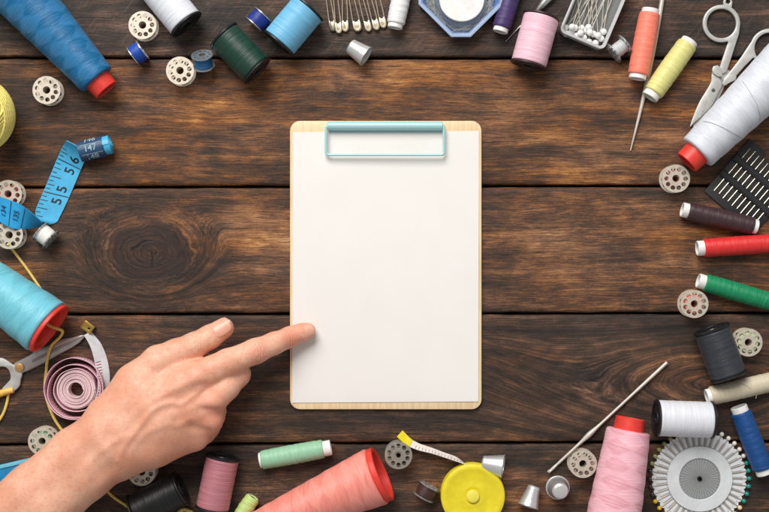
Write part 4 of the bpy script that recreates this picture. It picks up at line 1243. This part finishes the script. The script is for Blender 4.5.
# ------------------------------------------------------------------ round yellow tape measure
yc = P(473, 496.5, 11)
ym = thing('tape_measure', 'round yellow retractable tape measure with centre button at the bottom edge', 'tape measure', at((yc.x, yc.y, 0)))
M_yel = plain('yellow_plastic', srgb(232, 214, 40), 0.4, var=0.04, bump=0.05)
R = 32.3 * S * (D - 10) / D
part('case', lathe([(0, 0.1), (R - 1.2, 0.1), (R, 1.2), (R, 9.2), (R - 0.5, 10.4), (R - 1.8, 11.0), (R - 4.0, 11.0), (R - 5.0, 10.6), (9.0, 10.3), (8.0, 10.5), (6.2, 10.6), (5.6, 10.2), (0, 10.2)], 80), M_yel, ym, angle=40)
part('button', lathe([(0, 13.0), (3.2, 12.9), (4.4, 12.4), (4.8, 11.4), (4.9, 10.25), (0, 10.25)], 36), plain('pale_yellow_plastic', srgb(242, 228, 92), 0.35), ym)
tl = [(476, 472, 6, 1), (472.5, 469.2, 6, 1), (464, 463.5, 6, 1), (455.5, 459, 6.2, 0.95), (443, 454.6, 6.4, 0.94), (432, 450.8, 6.6, 0.90), (420, 447.4, 6.4, 0.82), (411, 443.6, 6.0, 0.7), (406, 440, 5.6, 0.6), (399.6, 433.6, 5.0, 0.5)]
Lp, Rp = [], []
for i, (a, b, z_, up) in enumerate(tl):
    c_ = P(a, b, z_); nx_ = tl[min(i + 1, len(tl) - 1)]; pv = tl[max(i - 1, 0)]
    dd = (P(nx_[0], nx_[1]) - P(pv[0], pv[1])).normalized(); sd = Vector((-dd.y, dd.x, 0))
    off = (sd * math.sqrt(max(0, 1 - up * up)) + Vector((0, 0, up))) * 3.4
    Lp.append(c_ - off - yc * 0); Rp.append(c_ + off)
Mi = Matrix.Translation(-Vector((yc.x, yc.y, 0)))
Lp = [Mi @ p for p in Lp]; Rp = [Mi @ p for p in Rp]
yt_o = part('tape', ribbon(Lp[:8], Rp[:8], 0.4, 8), plain('cream_tape', srgb(240, 230, 220), 0.45, var=0.06), ym, angle=60)
part('tape_end', ribbon([p + Vector((0, 0, .25)) for p in Lp[7:]], [p + Vector((0, 0, .25)) for p in Rp[7:]], 0.9, 8), M_yel, ym, angle=60)

yl, yr = catmull(Lp[:8], 8), catmull(Rp[:8], 8)
ycm = [0.0]
for i in range(1, len(yl)): ycm.append(ycm[-1] + ((yl[i] + yr[i]) / 2 - (yl[i - 1] + yr[i - 1]) / 2).length)
part('tick_print', merge(*[strip_tick(u_, 0.5, 0.95, 0.35, lift=0.3, Lx=yl, Rx=yr, cm=ycm) for u_ in np.arange(14, ycm[-1] - 2, 2.5)]), plain('grey_print', srgb(120, 96, 96), 0.6), yt_o, smooth=False)

# ------------------------------------------------------------------ the pointing hand
VOX = 0.85
lo = P(-75, 575, 0); hi = P(330, 305, 0)
gx = np.arange(lo.x, hi.x, VOX, dtype=np.float32); gy = np.arange(lo.y, hi.y, VOX, dtype=np.float32); gz = np.arange(-1.5, 66.0, VOX, dtype=np.float32)
field = np.full((len(gx), len(gy), len(gz)), 60.0, np.float32)
def window(pts, pad):
    a = np.min(pts, 0) - pad; b = np.max(pts, 0) + pad
    ix = slice(max(0, int((a[0] - gx[0]) / VOX)), min(len(gx), int((b[0] - gx[0]) / VOX) + 2))
    iy = slice(max(0, int((a[1] - gy[0]) / VOX)), min(len(gy), int((b[1] - gy[0]) / VOX) + 2))
    iz = slice(max(0, int((a[2] - gz[0]) / VOX)), min(len(gz), int((b[2] - gz[0]) / VOX) + 2))
    return ix, iy, iz
def capsule(a, b, ra, rb, k, zs=1.0):
    """tapered capsule blended into the field with radius k; zs flattens it vertically"""
    global field
    a = np.array(a[:], np.float32); b = np.array(b[:], np.float32)
    ix, iy, iz = window(np.array([a, b]), max(ra, rb) + k + 6)
    X = gx[ix][:, None, None]; Y = gy[iy][None, :, None]; Z = gz[iz][None, None, :]
    d = b - a; L2 = float(d @ d) + 1e-9
    t = np.clip(((X - a[0]) * d[0] + (Y - a[1]) * d[1] + (Z - a[2]) * d[2]) / L2, 0, 1)
    ex = X - (a[0] + t * d[0]); ey = Y - (a[1] + t * d[1]); ez = (Z - (a[2] + t * d[2])) / zs
    dist = np.sqrt(ex * ex + ey * ey + ez * ez) - (ra + (rb - ra) * t)
    f = field[ix, iy, iz]
    if k > 0:
        h = np.clip(0.5 + 0.5 * (f - dist) / k, 0, 1)
        field[ix, iy, iz] = f * (1 - h) + dist * h - k * h * (1 - h)
    else:
        field[ix, iy, iz] = np.minimum(f, dist)
def chain(pts, k, zs=1.0):
    for (p, r), (q, s) in zip(pts[:-1], pts[1:]): capsule(P(*p), P(*q), r, s, k, zs)
# forearm and wrist (two bones side by side)
for o_ in (-1, 1):
    ox, oy = 0.64 * 10 * o_, 0.77 * 10 * o_
    chain([((-95 + ox, 604 + oy, 36), 23), ((40 + ox, 500 + oy, 34), 20.6), ((82 + ox, 463 + oy, 33), 19.4), ((112 + ox, 439 + oy, 33), 18.6)], 6)
# metacarpals
chain([((108, 430, 34), 17), ((150, 402, 36), 14.2), ((197, 377, 35.5), 11.6)], 8)
chain([((110, 440, 35), 17), ((160, 420, 36.5), 14.0), ((211, 401.5, 35), 10.6)], 8)
chain([((116, 450, 33), 17), ((160, 434, 34), 13.6), ((208, 421, 31), 10.2)], 8)
chain([((122, 457, 31), 15.5), ((155, 447, 31), 13.0), ((194, 437.5, 27), 10.0)], 8)
# thenar, thumb base and web
chain([((112, 414, 30), 16), ((136, 384, 29), 14.0), ((158, 361.5, 28), 11.6)], 8)
chain([((130, 402, 31), 14), ((170, 381, 29), 9.5), ((185, 373, 30), 8.5)], 8)
chain([((130, 430, 27), 14), ((190, 405, 26), 12)], 8)
# thumb
chain([((158, 361.5, 28), 11.6), ((176, 353.2, 27.5), 10.0), ((194, 346, 27), 9.6), ((210, 337, 25), 8.7), ((224.0, 328.2, 22.5), 7.4)], 2.6)
# index finger
chain([((197, 377, 35.5), 11.6), ((228, 362.5, 31.5), 9.8), ((255.5, 351.2, 26), 9.1), ((274, 343.5, 20.5), 8.1), ((290, 337, 14.0), 7.5), ((302, 332.6, 11.2), 6.6), ((308.0, 330.6, 9.8), 5.7)], 2.6)
# curled fingers
chain([((211, 401.5, 35), 10.6), ((226, 386, 28), 10.2), ((237.0, 374.0, 20), 9.8), ((226, 388, 10), 8.2), ((206, 398, 9), 7.2)], 2.2)
chain([((208, 421, 31), 10.2), ((212, 416, 22), 9.2), ((214, 411, 14.5), 8.6), ((206, 412, 8.6), 7.6), ((190, 414, 8.6), 7)], 2.2)
chain([((194, 437.5, 27), 10.0), ((204, 432, 18), 8.6), ((208.5, 428, 12), 8.0), ((192, 430, 8), 6.8), ((180, 430, 8), 6.4)], 2.2)
# knuckle bosses
for p, r in (((197, 377, 41.0), 6.6), ((212, 402, 40.0), 6.2), ((211, 421, 35.2), 6.0), ((197, 438, 30.5), 5.6), ((255.5, 351.2, 28.5), 6.0), ((194, 345, 30.5), 6.4), ((158, 361.5, 33), 7.2)):
    capsule(P(*p), P(p[0] + 1, p[1], p[2]), r, r, 5)
# surface nets
inside = field < 0
sx, sy, sz = field.shape
def corner(i, j, k): return field[i:sx - 1 + i, j:sy - 1 + j, k:sz - 1 + k]
cnt = np.zeros((sx - 1, sy - 1, sz - 1), np.int8)
for i in (0, 1):
    for j in (0, 1):
        for k in (0, 1): cnt += (corner(i, j, k) < 0)
act = (cnt > 0) & (cnt < 8)
cells = np.argwhere(act)
idx = np.full(act.shape, -1, np.int64); idx[act] = np.arange(len(cells))
acc = np.zeros((len(cells), 3)); num = np.zeros(len(cells))
offs = [(i, j, k) for i in (0, 1) for j in (0, 1) for k in (0, 1)]
cv = {o: field[cells[:, 0] + o[0], cells[:, 1] + o[1], cells[:, 2] + o[2]] for o in offs}
for a in offs:
    for axis in range(3):
        if a[axis]: continue
        b = list(a); b[axis] = 1; b = tuple(b)
        fa, fb = cv[a], cv[b]
        m = (fa < 0) != (fb < 0)
        tt = np.where(m, fa / np.where(m, fa - fb, 1), 0)
        p = np.zeros((len(cells), 3)) + np.array(a); p[:, axis] += tt
        acc[m] += p[m]; num[m] += 1
pos = cells + acc / num[:, None]
HV = np.stack([gx[0] + pos[:, 0] * VOX, gy[0] + pos[:, 1] * VOX, gz[0] + pos[:, 2] * VOX], 1)
quads = []
for axis in range(3):
    sl0 = [slice(1, -1)] * 3; sl1 = [slice(1, -1)] * 3
    sl0[axis] = slice(0, -1); sl1[axis] = slice(1, None)
    A_ = inside[tuple(sl0)]; B_ = inside[tuple(sl1)]
    e_ = np.argwhere(A_ != B_)
    flip = A_[tuple(e_.T)]
    base = e_ + 1; base[:, axis] -= 1
    o1, o2 = [ax_ for ax_ in range(3) if ax_ != axis]
    d1 = np.zeros(3, int); d1[o1] = 1; d2 = np.zeros(3, int); d2[o2] = 1
    def gi(c): return idx[c[:, 0], c[:, 1], c[:, 2]]
    q_ = np.stack([gi(base), gi(base - d1), gi(base - d1 - d2), gi(base - d2)], 1)
    quads.append(q_)
HQ = np.concatenate(quads)
HQ = HQ[(HQ >= 0).all(1)]
# relax a little, then normals from the field gradient
nb = np.zeros_like(HV); nn = np.zeros(len(HV))
for _ in range(3):
    nb[:] = 0; nn[:] = 0
    for a in range(4):
        for b in ((a + 1) % 4, (a + 3) % 4):
            np.add.at(nb, HQ[:, a], HV[HQ[:, b]]); np.add.at(nn, HQ[:, a], 1)
    HV = HV * 0.5 + nb / nn[:, None] * 0.5
fn = np.cross(HV[HQ[:, 2]] - HV[HQ[:, 0]], HV[HQ[:, 3]] - HV[HQ[:, 1]])
gi_ = np.clip(((HV - np.array([gx[0], gy[0], gz[0]])) / VOX).round().astype(int), 1, np.array(field.shape) - 2)
gr = np.stack([field[gi_[:, 0] + 1, gi_[:, 1], gi_[:, 2]] - field[gi_[:, 0] - 1, gi_[:, 1], gi_[:, 2]],
               field[gi_[:, 0], gi_[:, 1] + 1, gi_[:, 2]] - field[gi_[:, 0], gi_[:, 1] - 1, gi_[:, 2]],
               field[gi_[:, 0], gi_[:, 1], gi_[:, 2] + 1] - field[gi_[:, 0], gi_[:, 1], gi_[:, 2] - 1]], 1)
HN = gr / (np.linalg.norm(gr, axis=1, keepdims=True) + 1e-9)
bad = ((fn * (HN[HQ[:, 0]] + HN[HQ[:, 2]])).sum(1)) < 0
HQ[bad] = HQ[bad][:, ::-1]
# photo position of every vertex, for veins, tendons and creases
fz = D / (D - HV[:, 2])
hx = HV[:, 0] / S * fz + 384.5; hy = 256 - HV[:, 1] / S * fz
top = np.clip(HN[:, 2] * 1.6, 0, 1) * (HV[:, 2] > 14)
disp = np.zeros(len(HV))
def ridge(pts, amp, sig, fade=True):
    global disp
    c = catmull([Vector((a, b, 0)) for a, b in pts], 6)
    best = np.full(len(HV), 1e9); par = np.zeros(len(HV))
    for i in range(len(c) - 1):
        a, b = c[i], c[i + 1]; d = b - a; L2 = d.x ** 2 + d.y ** 2 + 1e-9
        t = np.clip(((hx - a.x) * d.x + (hy - a.y) * d.y) / L2, 0, 1)
        dd = (hx - a.x - t * d.x) ** 2 + (hy - a.y - t * d.y) ** 2
        m = dd < best; best[m] = dd[m]; par[m] = (i + t[m]) / (len(c) - 1)
    w = np.sin(np.pi * np.clip(par, 0.02, 0.98)) ** 0.5 if fade else 1.0
    disp += amp * w * np.exp(-best / (2 * sig * sig)) * top
ridge([(212, 385), (203, 389), (192, 397), (181, 404), (172, 403), (160, 406), (150, 413), (141, 425), (133, 435), (124, 447), (119, 460)], 1.5, 2.6)
ridge([(205, 418), (190, 420), (176, 426), (168, 424), (150, 431), (138, 441), (130, 456)], 0.8, 3.0)
ridge([(181, 404), (186, 415), (190, 421)], 0.8, 2.0)
ridge([(133, 435), (118, 440), (100, 452), (84, 470)], 0.8, 3.0)
ridge([(196, 379), (176, 388), (150, 404), (128, 420)], 0.9, 3.2)
ridge([(212, 402), (186, 410), (150, 424)], 0.5, 3.2)
ridge([(158, 362), (142, 378), (126, 398), (112, 416)], 0.8, 4.0)
ridge([(228, 413), (212, 411), (196, 408)], -1.6, 3.0)
ridge([(213, 433), (202, 430), (188, 426)], -1.3, 3.0)
ridge([(216, 388), (206, 386), (192, 386)], -0.9, 3.0)
ridge([(118, 462), (106, 470), (90, 486)], -0.9, 5.0)
ridge([(104, 446), (112, 458), (121, 470)], 1.0, 4.0)
def creases(cx, cy, dxy, n, gap, amp, halfw, length=2.5):
    """skin folds across a finger: dxy direction along the finger in the photo"""
    global disp
    L_ = math.hypot(*dxy); ux, uy = dxy[0] / L_, dxy[1] / L_
    s_ = (hx - cx) * ux + (hy - cy) * uy; w_ = -(hx - cx) * uy + (hy - cy) * ux
    s2 = s_ + 0.06 * w_ * w_ / halfw * np.sign(s_ + 0.01) * 0.6 + 0.5 * np.sin(w_ * 1.1)
    env = np.exp(-(s_ / (gap * n * 0.5)) ** 2) * np.exp(-(w_ / halfw) ** 4)
    disp -= amp * env * (0.5 + 0.5 * np.cos(2 * np.pi * s2 / gap)) ** 2 * (HN[:, 2] > 0.1)
creases(256, 352, (34, -15), 5, 3.2, 1.0, 10)
creases(291, 337.5, (17, -6), 4, 2.6, 0.75, 8)
creases(196, 344, (30, -17), 4, 3.2, 0.85, 10)
# slightly fuller finger pads and gentle unevenness
vn = np.array([mnoise.noise(Vector((v[0] * 0.09, v[1] * 0.09, v[2] * 0.09))) for v in HV[::1]])
disp += 0.25 * vn
HV = HV + HN * disp[:, None]

t = NT('skin'); vec, x, y, z = t.xyz()
b1 = t.noise(vec, 0.045, 4, 0.55); b2 = t.noise(vec, 0.35, 4, 0.6); b3 = t.noise(vec, 1.3, 4, 0.7)
c = t.mix(t.ss(b1, 0.3, 0.7), srgb(223, 158, 128), srgb(239, 186, 158))
c = t.mix(t.math('MULTIPLY', t.ss(b2, 0.45, 0.75), 0.5), c, srgb(212, 134, 110))
b4 = t.noise(vec, 0.9, 4, 0.7)
c = t.mix(t.math('MULTIPLY', t.ss(b4, 0.5, 0.8), 0.4), c, srgb(206, 122, 100))
def redden_and_shade(c, p, r, am, colr=srgb(214, 120, 98)):
    q_ = P(*p)
    dv = t.new('ShaderNodeVectorMath', operation='DISTANCE'); t.link(vec, dv.inputs[0]); dv.inputs[1].default_value = q_[:]
    m = t.math('SUBTRACT', 1.0, t.ss(t.math('MULTIPLY_ADD', t.math('SUBTRACT', b2, 0.5), r * 0.7, dv.outputs['Value']), r * 0.15, r))
    return t.mix(t.math('MULTIPLY', m, am), c, colr)
c = redden_and_shade(c, (257, 353, 33), 11, 0.45); c = redden_and_shade(c, (291, 339, 22), 10, 0.55); c = redden_and_shade(c, (306, 332, 14), 13, 0.35, srgb(222, 134, 116))
c = redden_and_shade(c, (224, 328, 26), 14, 0.3, srgb(228, 146, 130)); c = redden_and_shade(c, (215, 404, 44), 18, 0.35); c = redden_and_shade(c, (214, 424, 38), 18, 0.4); c = redden_and_shade(c, (198, 377, 44), 16, 0.25)
c = redden_and_shade(c, (240, 380, 24), 16, 0.25, srgb(228, 146, 130)); c = redden_and_shade(c, (180, 440, 34), 44, 0.4, srgb(204, 126, 94)); c = redden_and_shade(c, (120, 470, 34), 40, 0.3, srgb(204, 130, 98))  # last two tints paint shade into the skin: pinky side and lower wrist
t.put(t.b.inputs['Base Color'], c)
t.put(t.b.inputs['Roughness'], t.math('MULTIPLY_ADD', b2, 0.2, 0.38))
t.b.inputs['Specular IOR Level'].default_value = 0.4
t.b.inputs['Subsurface Weight'].default_value = 0.12
t.b.inputs['Subsurface Radius'].default_value = (1.0, 0.35, 0.18)
t.b.inputs['Subsurface Scale'].default_value = 0.0025
vo = t.new('ShaderNodeTexVoronoi'); t.put(vo.inputs['Vector'], vec); vo.inputs['Scale'].default_value = 1.1
h = t.math('ADD', t.math('MULTIPLY', vo.outputs['Distance'], 0.6), t.math('MULTIPLY', b3, 0.7))
t.bump(h, 0.34, 0.0006)
M_skin = t.m
me = bpy.data.meshes.new('hand')
me.from_pydata((HV * MM).tolist(), [], HQ.tolist())
me.polygons.foreach_set('use_smooth', [True] * len(me.polygons)); me.update()
me.materials.append(M_skin)
hand = bpy.data.objects.new('person_hand', me); col.objects.link(hand)
tag(hand, 'bare right hand and forearm of a person pointing its index finger at the paper', 'person')
# fingernails
t = NT('fingernail'); vec, x, y, z = t.xyz()
t.put(t.b.inputs['Base Color'], t.mix(t.noise(vec, 0.3, 3), srgb(222, 158, 134), srgb(234, 178, 154)))
t.b.inputs['Roughness'].default_value = 0.36; t.b.inputs['Coat Weight'].default_value = 0.08
M_nail = t.m
def nail(base, tip, r0, r1, up, half, sink=0.3):
    """curved plate on the back of the last joint: base / tip on the finger axis"""
    A, B = Vector(base), Vector(tip); d = (B - A); L_ = d.length; d.normalize()
    u_ = (up - d * up.dot(d)).normalized(); s_ = d.cross(u_)
    V, F = [], []; n1, n2 = 16, 16
    for i in range(n1 + 1):
        f = i / n1
        for j in range(n2 + 1):
            g_ = -1 + 2 * j / n2
            # rounded outline: half width shrinks near both ends
            e_ = (1 - (abs(2 * f - 1)) ** 4.5) ** 0.5
            a = g_ * half * max(e_, 0.02)
            rr = (r0 + (r1 - r0) * f)
            lift = 0.28 - 0.25 * (1 - f) ** 2
            ff = f + (0.05 * (1 - g_ * g_) if f > 0.5 else -0.05 * (1 - g_ * g_)) * abs(2 * f - 1)
            V.append(tuple(A + d * (L_ * ff) + (u_ * math.cos(a) * 0.97 + s_ * math.sin(a)) * (rr + lift) - u_ * (0.5 * f * f)))
    for i in range(n1):
        for j in range(n2):
            k = i * (n2 + 1) + j
            F.append([k, k + 1, k + n2 + 2, k + n2 + 1])
    nv = len(V)
    V += [tuple(Vector(v) - u_ * 0.7) for v in V]
    F += [[nv + q for q in reversed(f)] for f in F[:]]
    b_ = [j for j in range(n2 + 1)] + [i * (n2 + 1) + n2 for i in range(1, n1 + 1)] + [n1 * (n2 + 1) + j for j in range(n2 - 1, -1, -1)] + [i * (n2 + 1) for i in range(n1 - 1, 0, -1)]
    for a, b in zip(b_, b_[1:] + b_[:1]): F.append([a, b, nv + b, nv + a])
    return part('fingernail', (V, F), M_nail, hand, angle=60)
nail(P(299.0, 334.0, 12.4), P(313.2, 329.2, 9.9), 6.95, 5.75, Vector((0.0, -0.1, 1)), 0.92)
nail(P(213.5, 335.0, 24.6), P(230.5, 324.2, 21.6), 8.75, 7.35, Vector((-0.20, 0.28, 0.93)), 0.9)
print('hand verts', len(HV), 'zmin', HV[:, 2].min())
